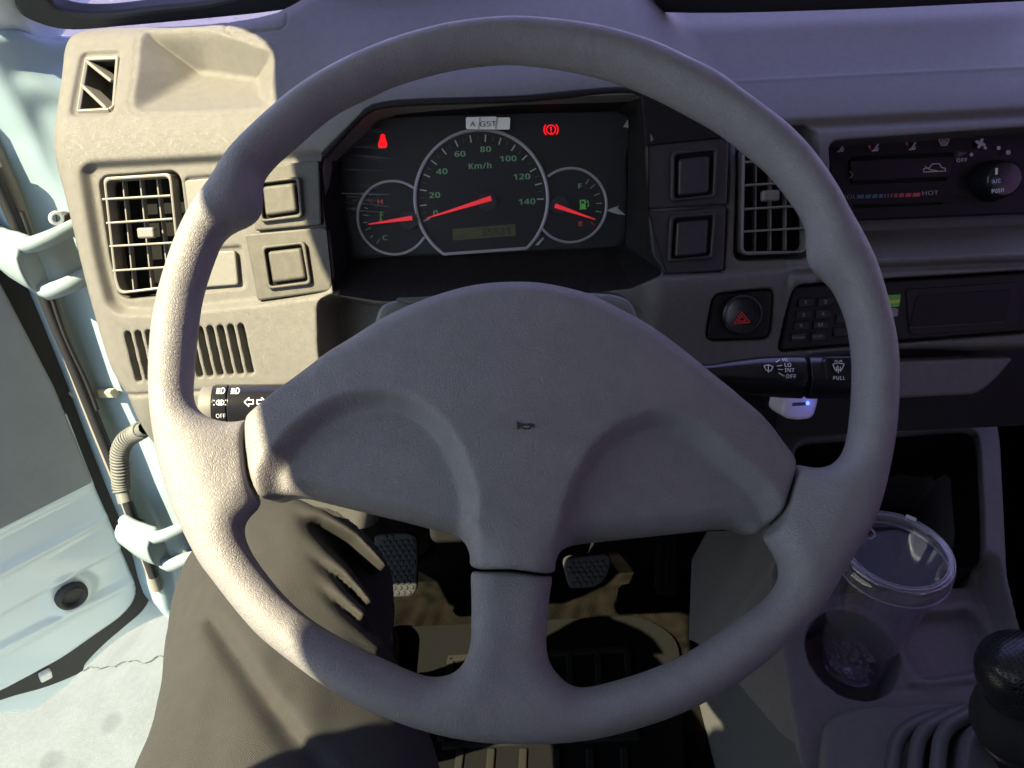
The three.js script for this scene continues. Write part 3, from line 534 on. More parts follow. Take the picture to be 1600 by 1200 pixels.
// ------------------------------------------------------------------ black surround of the instruments with four switch blanks
const surround = thing('instrument_surround', 'black hooded surround of the instruments with square switch blanks either side', 'dash surround', FD);
{
  const f = [[498, 262], [505, 240], [575, 168], [600, 160], [800, 151], [1008, 143], [1014, 162], [1013, 225], [1013, 330], [1042, 428], [1030, 433], [985, 450], [905, 459], [600, 471], [520, 460], [510, 360]];
  const r = [[528, 262], [526, 205], [560, 186], [600, 184], [800, 178], [962, 173], [985, 182], [982, 225], [980, 330], [978, 384], [973, 386], [960, 387], [905, 391], [600, 402], [546, 405], [538, 360]];
  const front = f.map(p => V2(FD.loc(p[0], p[1], 0.0), 0)), back = r.map(p => V2(FD.loc(p[0], p[1], -0.046), -0.046)), pos = [], n = f.length, S = 10;
  for (let i = 0; i < n; i++) { const j = (i + 1) % n; for (let s = 0; s < S; s++) { const a = s / S, c = (s + 1) / S, P = k => (t => front[k].clone().lerp(back[k], t)); const q = [P(i)(a), P(j)(a), P(j)(c), P(i)(c)]; for (const k of [0, 1, 2, 0, 2, 3]) pos.push(...q[k].toArray()); } }
  const g = new THREE.BufferGeometry(); g.setAttribute('position', new THREE.Float32BufferAttribute(pos, 3)); g.computeVertexNormals();
  part(surround, 'liner', boxUV(g, 0.06), M.bezel);
  part(surround, 'hood_lip', tube(f.slice(1, 7).map(p => V2(FD.loc(p[0], p[1] + 4, -0.003), -0.003)), 0.003, 40, 8), M.bezel);
  part(surround, 'shoulder_plate', plate(FD.poly([[1002, 147], [1022, 146], [1052, 160], [1102, 189], [1140, 213], [1009, 228]], 0.0015), -0.02, 0.0015, 0.001), M.bezel);
  const pl = (pts, mat, w0, label) => part(surround, 'switch_plate', boxUV(plate(rounded(FD.poly(pts, w0), 0.0025), w0 - 0.006, w0, 0.0015), 0.06), mat, label);
  const blank = (o, c, w0, mat) => {
    const O = rounded(FD.poly(o, w0), 0.004), I = rounded(FD.poly(o.map(([x, y], i) => [x + [5, -5, -5, 5][i], y + [5, 5, -5, -5][i]]), w0), 0.003);
    part(surround, 'blank_frame', boxUV(plate(O, w0 - 0.002, w0 + 0.0040, 0.0011, [I], 3), 0.06), mat);
    part(surround, 'blank_gap', plate(I, w0 - 0.002, w0 + 0.0003, 0), M.cavity);
    part(surround, 'switch_blank', boxUV(plate(rounded(FD.poly(c, w0), 0.003), w0 - 0.002, w0 + 0.0040, 0.0024, [], 4), 0.06), mat);
  };
  pl([[392, 262], [499, 250], [502, 351], [398, 361]], M.switchPanel, -0.003, 'dusty upper plate left of the instruments');
  pl([[382, 366], [503, 355], [513, 358], [521, 430], [517, 454], [402, 470]], M.switchPanel, -0.003, 'dusty lower plate left of the instruments');
  blank([[404, 283], [470, 276], [475, 340], [408, 348]], [[412, 292], [462, 286], [466, 331], [417, 338]], -0.003, M.switchPanel);
  blank([[410, 384], [478, 377], [488, 444], [419, 452]], [[420, 393], [472, 387], [480, 435], [428, 442]], -0.003, M.switchPanel);
  pl([[1009, 225], [1136, 214], [1139, 226], [1136, 319], [1013, 327]], M.switchPlain, -0.001, 'upper plate right of the instruments');
  pl([[1013, 331], [1135, 323], [1131, 423], [1040, 429], [1020, 398]], M.switchPlain, -0.001, 'lower plate right of the instruments');
  blank([[1048, 238], [1120, 231], [1117, 309], [1047, 316]], [[1059, 249], [1108, 244], [1106, 302], [1058, 307]], -0.001, M.switchPlain);
  blank([[1046, 337], [1118, 332], [1113, 404], [1042, 410]], [[1056, 347], [1106, 343], [1103, 397], [1053, 402]], -0.001, M.switchPlain);
}

// ------------------------------------------------------------------ instrument cluster
const CL = new Frame(FD.world(0, 0, -0.046), FD.n);
const cluster = thing('instrument_cluster', 'instrument cluster with speedometer, two small gauges and red warning lights', 'instrument cluster', CL);
{
  part(cluster, 'face_plate', plate(CL.poly([[505, 165], [1005, 150], [1000, 410], [520, 425]]), -0.006, 0, 0), dull(lin(0.009, 0.009, 0.011), 0.45, { specularIntensity: 0.3 }));
  const Z = (x, y) => [480 + x / 2.963, 120 + y / 2.963];            // points read off an enlargement of the photograph
  const circ = (x, y, r) => { const c = CL.loc(...Z(x, y)), e = CL.loc(...Z(x - r, y)), k = CL.loc(...Z(x, y - r)); return [c[0], c[1], (Math.hypot(e[0] - c[0], e[1] - c[1]) + Math.hypot(k[0] - c[0], k[1] - c[1])) / 2]; };
  const S = circ(807, 567, 313), T = circ(401, 654, 168), Fu = circ(1218, 597, 169), ringMat = std(lin(0.33, 0.31, 0.34), 0.35, { metalness: 0.3 });
  const arc = (c, a0, a1, n = 60) => { const o = []; for (let i = 0; i <= n; i++) { const a = mix(a0, a1, i / n); o.push([c[0] + c[2] * Math.cos(a), c[1] + c[2] * Math.sin(a)]); } return o; };
  const ribbon = (pts, w, closed) => { const n = pts.length, a = [], b = []; pts.forEach((p, i) => { const q = pts[closed ? (i + 1) % n : Math.min(i + 1, n - 1)], m = pts[closed ? (i + n - 1) % n : Math.max(i - 1, 0)], l = Math.hypot(q[0] - m[0], q[1] - m[1]), nx = -(q[1] - m[1]) / l * w, ny = (q[0] - m[0]) / l * w; a.push([p[0] + nx, p[1] + ny]); b.push([p[0] - nx, p[1] - ny]); }); return closed ? [a, b] : [a.concat(b.reverse())]; };
  const angOf = (c, x, y) => { const l = CL.loc(...Z(x, y)); return Math.atan2(l[1] - c[1], l[0] - c[0]); };
  const s0 = angOf(S, 637, 818), s1 = angOf(S, 1008, 785) , sp = arc(S, s0 + 2 * Math.PI, s1, 90);
  { const rb = ribbon(sp, 0.0014, true); part(cluster, 'speedometer_ring', plate(rb[0], 0.0005, 0.004, 0.0008, [rb[1]]), ringMat); }
  part(cluster, 'gauge_ring', plate(ribbon(arc(T, angOf(T, 497, 512), angOf(T, 553, 748) + 2 * Math.PI - 0, 70), 0.0011)[0], 0.0005, 0.0035, 0.0006), ringMat, 'ring of the left temperature gauge');
  part(cluster, 'gauge_ring', plate(ribbon(arc(Fu, angOf(Fu, 1115, 463), angOf(Fu, 1088, 706), 70), 0.0011)[0], 0.0005, 0.0035, 0.0006), ringMat, 'ring of the right fuel gauge');
  const green = 'rgb(104,150,104)', dim = 'rgb(150,150,140)';
  decal(cluster, 'dial_print', CL, 0.0004, [525, 170, 990, 410], 5200, ({ ctx, T: TT, pen, text }) => {
    const tick = (c, a, r0, r1, wd, col) => { const q = r => { const l = [c[0] + c[2] * r * Math.cos(a), c[1] + c[2] * r * Math.sin(a)], w = CL.world(l[0], l[1], 0.0004); const e = w.sub(EYE).applyQuaternion(camera.quaternion.clone().invert()); return TT(800 + e.x / -e.z * FOCAL, 600 - e.y / -e.z * FOCAL); }; const a1 = q(r0), b1 = q(r1); ctx.strokeStyle = col; ctx.lineWidth = wd; ctx.beginPath(); ctx.moveTo(...a1); ctx.lineTo(...b1); ctx.stroke(); };
    const A0 = 197.6, A1 = -2.3;
    for (let i = 0; i <= 28; i++) { const a = mix(A0, A1, i / 28) * Math.PI / 180; tick(S, a, i % 2 ? 0.925 : 0.94, i % 2 ? 0.86 : 0.835, i % 2 ? 2.5 : 6, i % 2 ? 'rgb(86,92,88)' : 'rgb(158,166,150)'); }
    for (const [s, x, y] of [['0', 595, 630], ['20', 590, 548], ['40', 624, 438], ['60', 707, 357], ['80', 826, 335], ['100', 930, 378], ['120', 993, 462], ['140', 1017, 577]]) text(s, ...Z(x, y), 12.5, green, { bold: true, sx: 1.35 });
    text('Km/h', ...Z(800, 412), 13, green, { bold: true, sx: 1.12 });
    for (const [a, col] of [[142, 'rgb(150,40,40)'], [158, dim], [172, green], [186, dim], [200, green], [216, dim], [232, green]]) tick(T, a * Math.PI / 180, 0.86, a === 158 || a === 186 || a === 216 ? 0.76 : 0.7, 4, col);
    for (const [a, col] of [[52, 'rgb(150,160,150)'], [38, dim], [20, 'rgb(150,160,150)'], [2, dim], [-14, 'rgb(150,160,150)'], [-40, 'rgb(170,50,40)']]) tick(Fu, a * Math.PI / 180, 0.88, 0.72, 4, col);
    text('H', ...Z(338, 580), 11, 'rgb(190,58,44)', { bold: true, sx: 1.4 }); text('C', ...Z(360, 746), 11, green, { bold: true, sx: 1.4 });
    text('F', ...Z(1263, 507), 11, 'rgb(110,175,105)', { bold: true, sx: 1.4 }); text('E', ...Z(1265, 680), 10.5, 'rgb(200,60,40)', { bold: true, sx: 1.4 });
    pen(...Z(1283, 590), -2, k => { k.fillStyle = 'rgb(105,205,95)'; k.fillRect(-7, -7, 9, 14); k.fillStyle = 'rgb(20,24,20)'; k.fillRect(-5, -5, 5, 4); k.strokeStyle = 'rgb(105,205,95)'; k.lineWidth = 1.3; k.beginPath(); k.moveTo(2, -3); k.lineTo(6, -5); k.lineTo(6.5, 3); k.lineTo(4, 4); k.stroke(); k.fillStyle = 'rgb(105,205,95)'; k.fillRect(-8, 6, 11, 2); });
    pen(...Z(340, 648), -2, k => { k.strokeStyle = 'rgb(90,160,70)'; k.lineWidth = 1.8; k.beginPath(); k.moveTo(0, -8); k.lineTo(0, 5); k.moveTo(0, -6); k.lineTo(4, -7); k.moveTo(0, -2); k.lineTo(4, -3); k.stroke(); k.beginPath(); k.arc(0, 5, 2.2, 0, 7); k.fillStyle = 'rgb(90,160,70)'; k.fill(); });
  });
  // liquid crystal window
  part(cluster, 'odometer_window', plate(CL.poly([Z(673, 705), Z(963, 682), Z(966, 735), Z(676, 757)]), 0.0003, 0.0012, 0), std(lin(0.05, 0.056, 0.014), 0.35));
  decal(cluster, 'odometer_digits', CL, 0.0016, [703, 346, 810, 378], 6000, ({ text }) => { text('35521', ...Z(876, 716), 14, 'rgba(16,18,8,0.8)', { sx: 1.25, rot: -4 }); text('ODO', ...Z(712, 738), 6.5, 'rgba(16,18,8,0.7)', { rot: -4 }); });
  // pointers with their hubs
  const needleMat = std(lin(0.75, 0.03, 0.03), 0.45, { emissive: lin(0.10, 0.002, 0.004) });
  const needle = (hub, tip, w0, label, r) => {
    const a = CL.loc(...Z(...hub), 0.007), b = CL.loc(...Z(...tip), 0.007), l = Math.hypot(b[0] - a[0], b[1] - a[1]), dx = (b[0] - a[0]) / l, dy = (b[1] - a[1]) / l, k = (t, s) => [a[0] + dx * t - dy * s, a[1] + dy * t + dx * s];
    part(cluster, 'needle', plate([k(0, w0), k(l * 0.96, w0 * 0.22), k(l, 0), k(l * 0.96, -w0 * 0.22), k(0, -w0)], 0.006, 0.0078, 0.0005), needleMat, label);
    const c = new THREE.CylinderGeometry(r, r * 1.1, 0.006, 28); c.rotateX(Math.PI / 2); const h = k(l * 0.0 + r * 0.5, r * 0.2); c.translate(h[0], h[1], 0.0032); part(cluster, 'needle_hub', c, M.blackGloss);
  };
  needle([852, 562], [549, 656], 0.0022, 'speedometer needle at zero', 0.0085);
  needle([486, 653], [279, 683], 0.0020, 'temperature needle', 0.008);
  needle([1147, 596], [1336, 661], 0.0020, 'fuel needle near empty', 0.008);
  // warning lamps
  const lamp = (name, box, draw, label) => { const m = decal(cluster, name, CL, 0.0012, box, 9000, draw); m.material.emissiveMap = m.material.map; m.material.emissive = lin(0.26, 0.004, 0.016); m.userData.label = label; };
  lamp('warning_light', [580, 200, 616, 240], ({ pen }) => pen(598, 220, 0, k => { k.fillStyle = '#ff1030'; k.beginPath(); k.arc(0, -7, 4, 0, 7); k.fill(); k.beginPath(); k.moveTo(-4, -5); k.lineTo(4, -5); k.lineTo(7.5, 6); k.lineTo(5, 11); k.lineTo(-6, 11); k.lineTo(-7.5, 6); k.fill(); k.strokeStyle = '#600'; k.lineWidth = 1; k.beginPath(); k.moveTo(-3, 2); k.lineTo(4, 9); k.stroke(); }), 'red seat belt warning light');
  lamp('warning_light', [840, 185, 882, 222], ({ pen }) => pen(861, 202.5, -2, k => { k.strokeStyle = '#ff1030'; k.lineWidth = 1.8; k.beginPath(); k.arc(0, 0, 7, 0, 7); k.stroke(); k.beginPath(); k.arc(0, 0, 11, -0.8, 0.8); k.stroke(); k.beginPath(); k.arc(0, 0, 11, Math.PI - 0.8, Math.PI + 0.8); k.stroke(); k.fillStyle = '#ff1030'; k.fillRect(-1.1, -4.5, 2.2, 6); k.fillRect(-1.1, 3, 2.2, 2); }), 'red brake warning light');
  // film left on the lens, torn at its right edge
  const film = plate(CL.poly([Z(140, 205), Z(420, 190), Z(900, 172), Z(1425, 163), Z(1470, 178), Z(1490, 200), Z(1484, 270), Z(1478, 350), Z(1462, 400), Z(1476, 440), Z(1478, 560), Z(1470, 640), Z(1466, 730), Z(1430, 782), Z(900, 812), Z(220, 826), Z(195, 700), Z(160, 420)], 0.012), 0.0115, 0.012, 0);
  part(cluster, 'protective_film', film, new THREE.MeshStandardMaterial({ color: lin(0.6, 0.62, 0.66), roughness: 0.35, transparent: true, opacity: 0.016 })).castShadow = false;
  const wr = std(lin(0.5, 0.52, 0.5), 0.4, { transparent: true, opacity: 0.55 });
  for (const p of [[[1385, 618], [1410, 608], [1444, 597], [1436, 608], [1474, 640], [1440, 636], [1412, 628]], [[1056, 778], [1092, 742], [1096, 748], [1070, 780]], [[1462, 232], [1484, 198], [1487, 236]]]) part(cluster, 'film_flap', plate(CL.poly(p.map(q => Z(...q)), 0.0125), 0.0122, 0.0128, 0), wr);
  const scr = std(lin(0.5, 0.5, 0.52), 0.4, { transparent: true, opacity: 0.09 }), R = rng(5), lines = [];
  for (let i = 0; i < 24; i++) { const x = 150 + R() * 120, y = 230 + R() * 420, l = 40 + R() * 150; const a = CL.loc(...Z(x, y), 0.0123), b = CL.loc(...Z(x + l, y + 4 + R() * 14), 0.0123); lines.push(bar(V(a[0], a[1], 0.0123), V(b[0], b[1], 0.0123), 0.0004 + 0.0005 * R(), 0.0004)); }
  part(cluster, 'film_wrinkles', merge(lines), scr);
  // taped paper label on top of the lens
  const tag = thing('paper_label', 'small white taped label with handwritten letters above the speedometer', 'label', CL);
  const tp = rounded(CL.poly([Z(735, 187), Z(872, 184), Z(880, 189), Z(940, 188), Z(938, 244), Z(800, 243), Z(735, 241)], 0.014), 0.0015);
  part(tag, 'paper', plate(tp, 0.0136, 0.0142, 0.0001), std(lin(0.78, 0.78, 0.75), 0.5));
  for (const x of [800, 880]) part(tag, 'tape_fold', bar(V2(CL.loc(...Z(x, 188), 0.0144), 0.0144), V2(CL.loc(...Z(x - 8, 241), 0.0144), 0.0144), 0.0012, 0.0006), std(lin(0.35, 0.36, 0.38), 0.3));
  decal(tag, 'handwriting', CL, 0.0151, [728, 182, 798, 203], 9000, ({ text }) => { text('A', ...Z(765, 220), 11, 'rgb(40,42,48)', { sx: 1.2 }); text('G5T', ...Z(836, 219), 11, 'rgb(40,42,48)', { sx: 1.4 }); });
}

// ------------------------------------------------------------------ steering wheel
const WH = (() => { const k = 0.37006, o = V(0.02705, 0.06518, -1).multiplyScalar(k).applyQuaternion(camera.quaternion).add(EYE); return new Frame(o, V(0.0458, 0.2411, 1).applyQuaternion(camera.quaternion)); })();
{
  const wheel = thing('steering_wheel', 'grey three-spoke steering wheel with horn pad, its left side in sunlight', 'steering wheel', WH);
  const rimOut = [[400, 184], [462, 132], [530, 92], [600, 62], [650, 46], [712, 32], [800, 24], [875, 29], [950, 41], [1025, 64], [1075, 87], [1125, 112], [1162, 139], [1200, 167], [1232, 192], [1275, 237], [1317, 299], [1330, 325], [1350, 360], [1372, 405], [1390, 462], [1402, 512], [1408, 550], [1409, 600], [1406, 662], [1397, 720], [1380, 790], [1360, 837], [1325, 892], [1287, 955], [1250, 992], [1200, 1038], [1150, 1075], [1075, 1115], [1000, 1142], [925, 1160], [850, 1167], [800, 1167], [750, 1164], [675, 1150], [575, 1115], [500, 1072], [450, 1036], [400, 995], [362, 952], [322, 900], [307, 880], [270, 805], [247, 737], [232, 662], [227, 600], [231, 512], [240, 462], [250, 425], [270, 367], [295, 317], [322, 280], [350, 235]];
  const holeT = [[382, 651], [370, 657], [355, 659], [335, 656], [322, 650], [310, 638], [304, 620], [305, 590], [308, 550], [312, 512], [317, 475], [326, 440], [338, 405], [350, 378], [364, 364], [388, 351], [405, 334], [411, 312], [411, 290], [419, 273], [440, 250], [462, 231], [500, 197], [530, 175], [555, 162], [580, 150], [612, 135], [650, 122], [700, 109], [750, 101], [800, 98], [850, 102], [900, 110], [950, 122], [1012, 145], [1075, 177], [1125, 207], [1157, 232], [1200, 270], [1225, 300], [1240, 321], [1255, 345], [1261, 367], [1262, 387], [1266, 407], [1275, 422], [1287, 435], [1300, 450], [1310, 470], [1320, 497], [1326, 525], [1330, 562], [1330, 607], [1327, 650], [1322, 685], [1315, 707], [1300, 725], [1282, 731], [1265, 729], [1251, 724], [1225, 718], [1150, 660], [1000, 560], [800, 520], [600, 560], [450, 630]];
  const holeL = [[406, 779], [404, 794], [390, 808], [383, 825], [387, 846], [400, 871], [421, 900], [458, 942], [500, 975], [560, 1009], [617, 1036], [640, 1046], [662, 1054], [680, 1057], [700, 1054], [715, 1047], [727, 1032], [734, 1012], [736, 975], [736, 937], [735, 893], [738, 850], [700, 805], [600, 775], [500, 755], [430, 762]];
  const holeR = [[867, 900], [862, 925], [859, 962], [855, 1007], [856, 1025], [862, 1042], [875, 1057], [892, 1070], [912, 1073], [950, 1065], [1000, 1050], [1050, 1030], [1100, 1002], [1150, 967], [1178, 947], [1202, 925], [1213, 907], [1216, 893], [1213, 876], [1205, 857], [1198, 842], [1180, 815], [1100, 815], [1000, 820], [900, 830], [862, 860]];
  const padPx = [[384, 651], [400, 636], [445, 600], [500, 554], [550, 524], [585, 502], [625, 481], [677, 461], [725, 447], [762, 441], [800, 439], [837, 440], [875, 446], [925, 460], [975, 485], [1007, 502], [1037, 522], [1075, 550], [1100, 570], [1137, 600], [1162, 625], [1200, 661], [1222, 688], [1244, 716], [1246, 727], [1237, 762], [1226, 798], [1214, 820], [1198, 834], [1182, 829], [1167, 824], [1150, 824], [1075, 832], [1000, 840], [912, 850], [892, 855], [877, 863], [870, 878], [868, 894], [800, 889], [735, 886], [734, 870], [727, 850], [712, 836], [695, 829], [675, 825], [625, 812], [550, 794], [500, 782], [457, 772], [435, 773], [420, 778], [404, 777], [398, 768], [390, 745], [385, 712], [382, 682]];
  const B = [-0.215, -0.215, -0.045, 0.215, 0.215, 0.045], G2 = [-0.22, -0.22, 0.22, 0.22];
  const o = grid2(sdPoly(smooth(WH.poly(rimOut, 0.006), 4)), G2, 0.001, 2), hs = [holeT, holeL, holeR].map(h => grid2(sdPoly(smooth(WH.poly(h, -0.004), 4)), G2, 0.001, 2)), pd = grid2(sdPoly(smooth(WH.poly(padPx, 0.0), 3)), G2, 0.001, 0);
  const body = grid2((x, y) => Math.max(o(x, y), -hs[0](x, y), -hs[1](x, y), -hs[2](x, y)), G2, 0.001, 7);
  const slitB = WH.loc(800, 890);
  const rim = nets((x, y, z) => {
    const d = body(x, y), rho = Math.hypot(x, y), k = sstep(0.174, 0.138, rho), r = 0.0122, rz = mix(0.0142, 0.0100, k), zc = -0.0125 * k;
    const f = (Math.hypot(Math.max(d + r, 0), (z - zc) * r / rz) - r) * 0.95;
    return smax(f, 0.0014 - pd(x, y), 0.002);
  }, B, 0.0018);
  part(wheel, 'rim', boxUV(rim, 0.075), M.wheel);
  const lobeL = [[440, 905], [405, 745], [417, 718], [462, 668], [512, 633], [562, 616], [612, 616], [650, 628], [687, 655], [717, 696], [735, 738], [746, 787], [743, 820], [740, 905]];
  const lobeR = [[1260, 900], [1212, 775], [1200, 758], [1170, 733], [1130, 699], [1087, 666], [1050, 651], [1012, 648], [975, 661], [940, 683], [912, 717], [892, 755], [877, 795], [872, 830], [870, 900]];
  const ls = [lobeL, lobeR].map(l => grid2(sdPoly(smooth(WH.poly(l, 0.0), 3)), G2, 0.0015, 4));
  const cH = WH.loc(815, 640);
  const pc = WH.poly([[392, 700], [1232, 780], [800, 888]], 0);
  const top = (x, y) => {
    const X = x - cH[0], Y = y - cH[1]; let h = 0.0125 - 0.55 * X * X - 1.0 * Y * Y;
    for (const s of ls) h -= 0.0105 * sstep(0.002, -0.009, s(x, y));
    return h;
  };
  const creaseR = [WH.loc(875, 812), WH.loc(1182, 790)], creaseL = [WH.loc(420, 742), WH.loc(745, 815)];
  const pad = nets((x, y, z) => {
    const d = pd(x, y), near = Math.max(sstep(0.03, 0.008, x - pc[0][0]), sstep(0.03, 0.008, pc[1][0] - x), sstep(0.02, 0.006, Math.abs(y - pc[2][1])) * sstep(0.04, 0.02, Math.abs(x - pc[2][0])));
    const re = mix(0.011, 0.003, near);
    let h = top(x, y);
    for (const [c, e] of [creaseL, creaseR]) { const t = (x - c[0]) / (e[0] - c[0]); if (t > -0.15 && t < 1.15) { const yy = mix(c[1], e[1], t); h -= 0.55 * Math.max(0, soft(yy - y, 0.005) - 0.0015) * sstep(-0.15, 0.1, t) * sstep(1.15, 0.9, t); } }
    const X = d + re, Y = z - h + re, f = Math.hypot(Math.max(X, 0), Math.max(Y, 0)) + Math.min(Math.max(X, Y), 0) - re;
    return Math.max(f * 0.9, -(z + 0.032));
  }, [-0.155, -0.145, -0.04, 0.165, 0.045, 0.03], 0.0015);
  const pm = part(wheel, 'horn_pad', boxUV(pad, 0.075), M.wheel);
  const hz = top(...WH.loc(820, 663, 0.012)) + 0.0002;
  const hp = p => plate(WH.poly(p.map(q => [800 + q[0] / 4, 600 + q[1] / 4]), hz), hz - 0.0006, hz + 0.0003, 0.0001);
  part(pm, 'horn_symbol', merge([hp([[30, 228], [38, 236], [60, 247], [132, 247], [140, 254], [140, 266], [118, 268], [112, 282], [70, 282], [60, 268], [42, 278], [32, 286]])]), std(lin(0.03, 0.028, 0.03), 0.5));
  part(pm, 'horn_symbol_gap', hp([[68, 262], [112, 262], [108, 274], [74, 274]]).translate(0, 0, 0.0002), M.wheel);
  // boss under the pad, down to the column
  const c = new THREE.CylinderGeometry(0.055, 0.045, 0.05, 40); c.rotateX(Math.PI / 2); c.translate(0, -0.03, -0.055); part(wheel, 'boss', c, M.black);
}
// column shroud
{
  const CO = new Frame(WH.world(0, 0, -0.085), WH.n);
  const col = thing('column_shroud', 'grey green plastic shroud of the steering column behind the wheel', 'column shroud', CO);
  const g = plate(rounded(CO.poly([[560, 640], [584, 500], [592, 474], [618, 464], [700, 458], [800, 452], [900, 452], [962, 456], [988, 466], [1002, 500], [1010, 560], [1010, 700], [560, 700]]), 0.008), -0.12, 0, 0.006, [], 3);
  part(col, 'shroud', boxUV(g, 0.06), std(0xffffff, 0.6, { map: speck([0.13, 0.14, 0.125], 0.06, 51, 0.04), bumpMap: pebbleBump, bumpScale: 0.0001 }));
  part(col, 'shroud_joint', plate(rounded(CO.poly([[617, 466], [700, 460], [700, 470], [640, 474]], 0.002), 0.002), -0.01, 0.0022, 0.001), std(lin(0.1, 0.11, 0.1), 0.5));
}
// stalks: lathe bodies along their own axis, with print wrapped round them
function stalk(name, label, category, A, B, secs) {
  const ax = B.clone().sub(A), L = ax.length(), mid = A.clone().add(B).multiplyScalar(0.5), u = ax.clone().normalize(), toEye = EYE.clone().sub(mid), n = toEye.addScaledVector(u, -toEye.dot(u)).normalize();
  const fr = new Frame(A, n, u), g = thing(name, label, category, fr);
  for (const s of secs) {
    const geo = new THREE.LatheGeometry(s.prof.map(p => new THREE.Vector2(p[1], p[0])), 48); geo.rotateZ(-Math.PI / 2); geo.scale(1, 1, s.flat ?? 1);
    part(g, s.name, geo, s.mat || M.blackGloss, s.label);
  }
  return { g, fr, L };
}
function wrapPrint(g, fr, name, box, R, draw, sz = 1) {              // print on a round stalk: a strip of the same radius
  const a = fr.loc(box[0], box[1], R * 0.9), b = fr.loc(box[2], box[3], R * 0.9), W = Math.round((b[0] - a[0]) * 9000), H = Math.round((a[1] - b[1]) * 9000);
  const cv = document.createElement('canvas'); cv.width = W; cv.height = H; const ctx = cv.getContext('2d'); ctx.scale(W / (box[2] - box[0]), H / (box[3] - box[1])); ctx.translate(-box[0], -box[1]); draw(ctx);
  const t = new THREE.CanvasTexture(cv); t.colorSpace = THREE.SRGBColorSpace;
  const pos = [], uv = [], idx = [], N = 16;
  for (let i = 0; i <= N; i++) { const y = mix(a[1], b[1], i / N), z = Math.sqrt(Math.max(0, R * R - y * y)) * sz + 0.0003; pos.push(a[0], y, z, b[0], y, z); uv.push(0, 1 - i / N, 1, 1 - i / N); if (i) { const k = i * 2; idx.push(k - 2, k, k - 1, k - 1, k, k + 1); } }
  const q = new THREE.BufferGeometry(); q.setAttribute('position', new THREE.Float32BufferAttribute(pos, 3)); q.setAttribute('uv', new THREE.Float32BufferAttribute(uv, 2)); q.setIndex(idx); q.computeVertexNormals();
  part(g, name, q, new THREE.MeshStandardMaterial({ map: t, transparent: true, roughness: 0.5 })).castShadow = false;
}
const white = 'rgb(214,214,220)';
function txt(c, s, x, y, h, bold = false, col = white, rot = 0) { c.save(); c.translate(x, y); c.rotate(rot); c.fillStyle = col; c.textAlign = 'center'; c.textBaseline = 'middle'; c.font = `${bold ? 'bold ' : ''}${h}px sans-serif`; c.fillText(s, 0, 0); c.restore(); }
function lines(c, w, segs, col = white) { c.strokeStyle = col; c.lineWidth = w; c.lineJoin = 'round'; for (const s of segs) { c.beginPath(); s.forEach((p, i) => i ? c.lineTo(...p) : c.moveTo(...p)); c.stroke(); } }
{
  const t = 0.49, px = x => (x - 1060) / 1128 * t, A = at(1060, 586, 0.50), B = at(1420, 592, 0.478);
  const R = 0.0146, s = stalk('wiper_stalk', 'black wiper stalk with white print, right of the horn pad', 'wiper stalk', A, B, [
    { name: 'arm', prof: [[-0.02, 0.0001], [-0.02, 0.006], [px(1110), 0.0078], [px(1140), 0.0105], [px(1180), 0.0132], [px(1220), 0.0144], [px(1247), 0.0146], [px(1249), 0.0138], [px(1249.5), 0.0001]] },
    { name: 'collar', prof: [[px(1249), 0.0001], [px(1249), 0.0128], [px(1254), 0.0128], [px(1254), 0.0001]], mat: M.black },
    { name: 'end_knob', prof: [[px(1254), 0.0001], [px(1254), 0.0135], [px(1256), 0.0145], [px(1312), 0.0148], [px(1362), 0.0138], [px(1374), 0.010], [px(1377), 0.0001]] }]);
  wrapPrint(s.g, s.fr, 'stalk_print', [1188, 556, 1246, 598], R, c => {
    lines(c, 1.6, [[[1194, 572], [1201, 570], [1208, 573], [1204, 580], [1197, 579], [1194, 572]], [[1201, 571], [1200, 583]], [[1213, 566], [1220, 562]], [[1214, 572], [1222, 570.5]], [[1215, 577], [1223, 577.5]], [[1216, 583], [1225, 588]]]);
    txt(c, 'HI', 1228, 562, 8, true); txt(c, 'LO', 1231, 570, 9, true); txt(c, 'INT', 1233, 578.5, 9, true); txt(c, 'OFF', 1235, 588, 9, true);
  });
  const f = plate(rounded(s.fr.poly([[1286, 563], [1290, 557], [1345, 556], [1345, 598], [1298, 598], [1288, 590]], 0.0148), 0.003), 0.010, 0.0152, 0.002, [], 3); part(s.g, 'push_pad', f, M.blackGloss);
  decal(s.g, 'push_print', s.fr, 0.0156, [1288, 558, 1338, 597], 9000, ({ pen }) => pen(1310, 577, 0, c => { lines(c, 1.6, [[[-9, -8], [0, -10], [9, -8], [5, 1], [-5, 1], [-9, -8]], [[-1, -6], [0, 6]], [[-6, -11], [-4, -14], [-1, -12]], [[1, -12], [4, -14], [6, -11]], [[-3, -4], [-3, 4]], [[3, -4], [3, 4]]]); txt(c, 'PULL', 1, 13.5, 8.5, true); }));
}
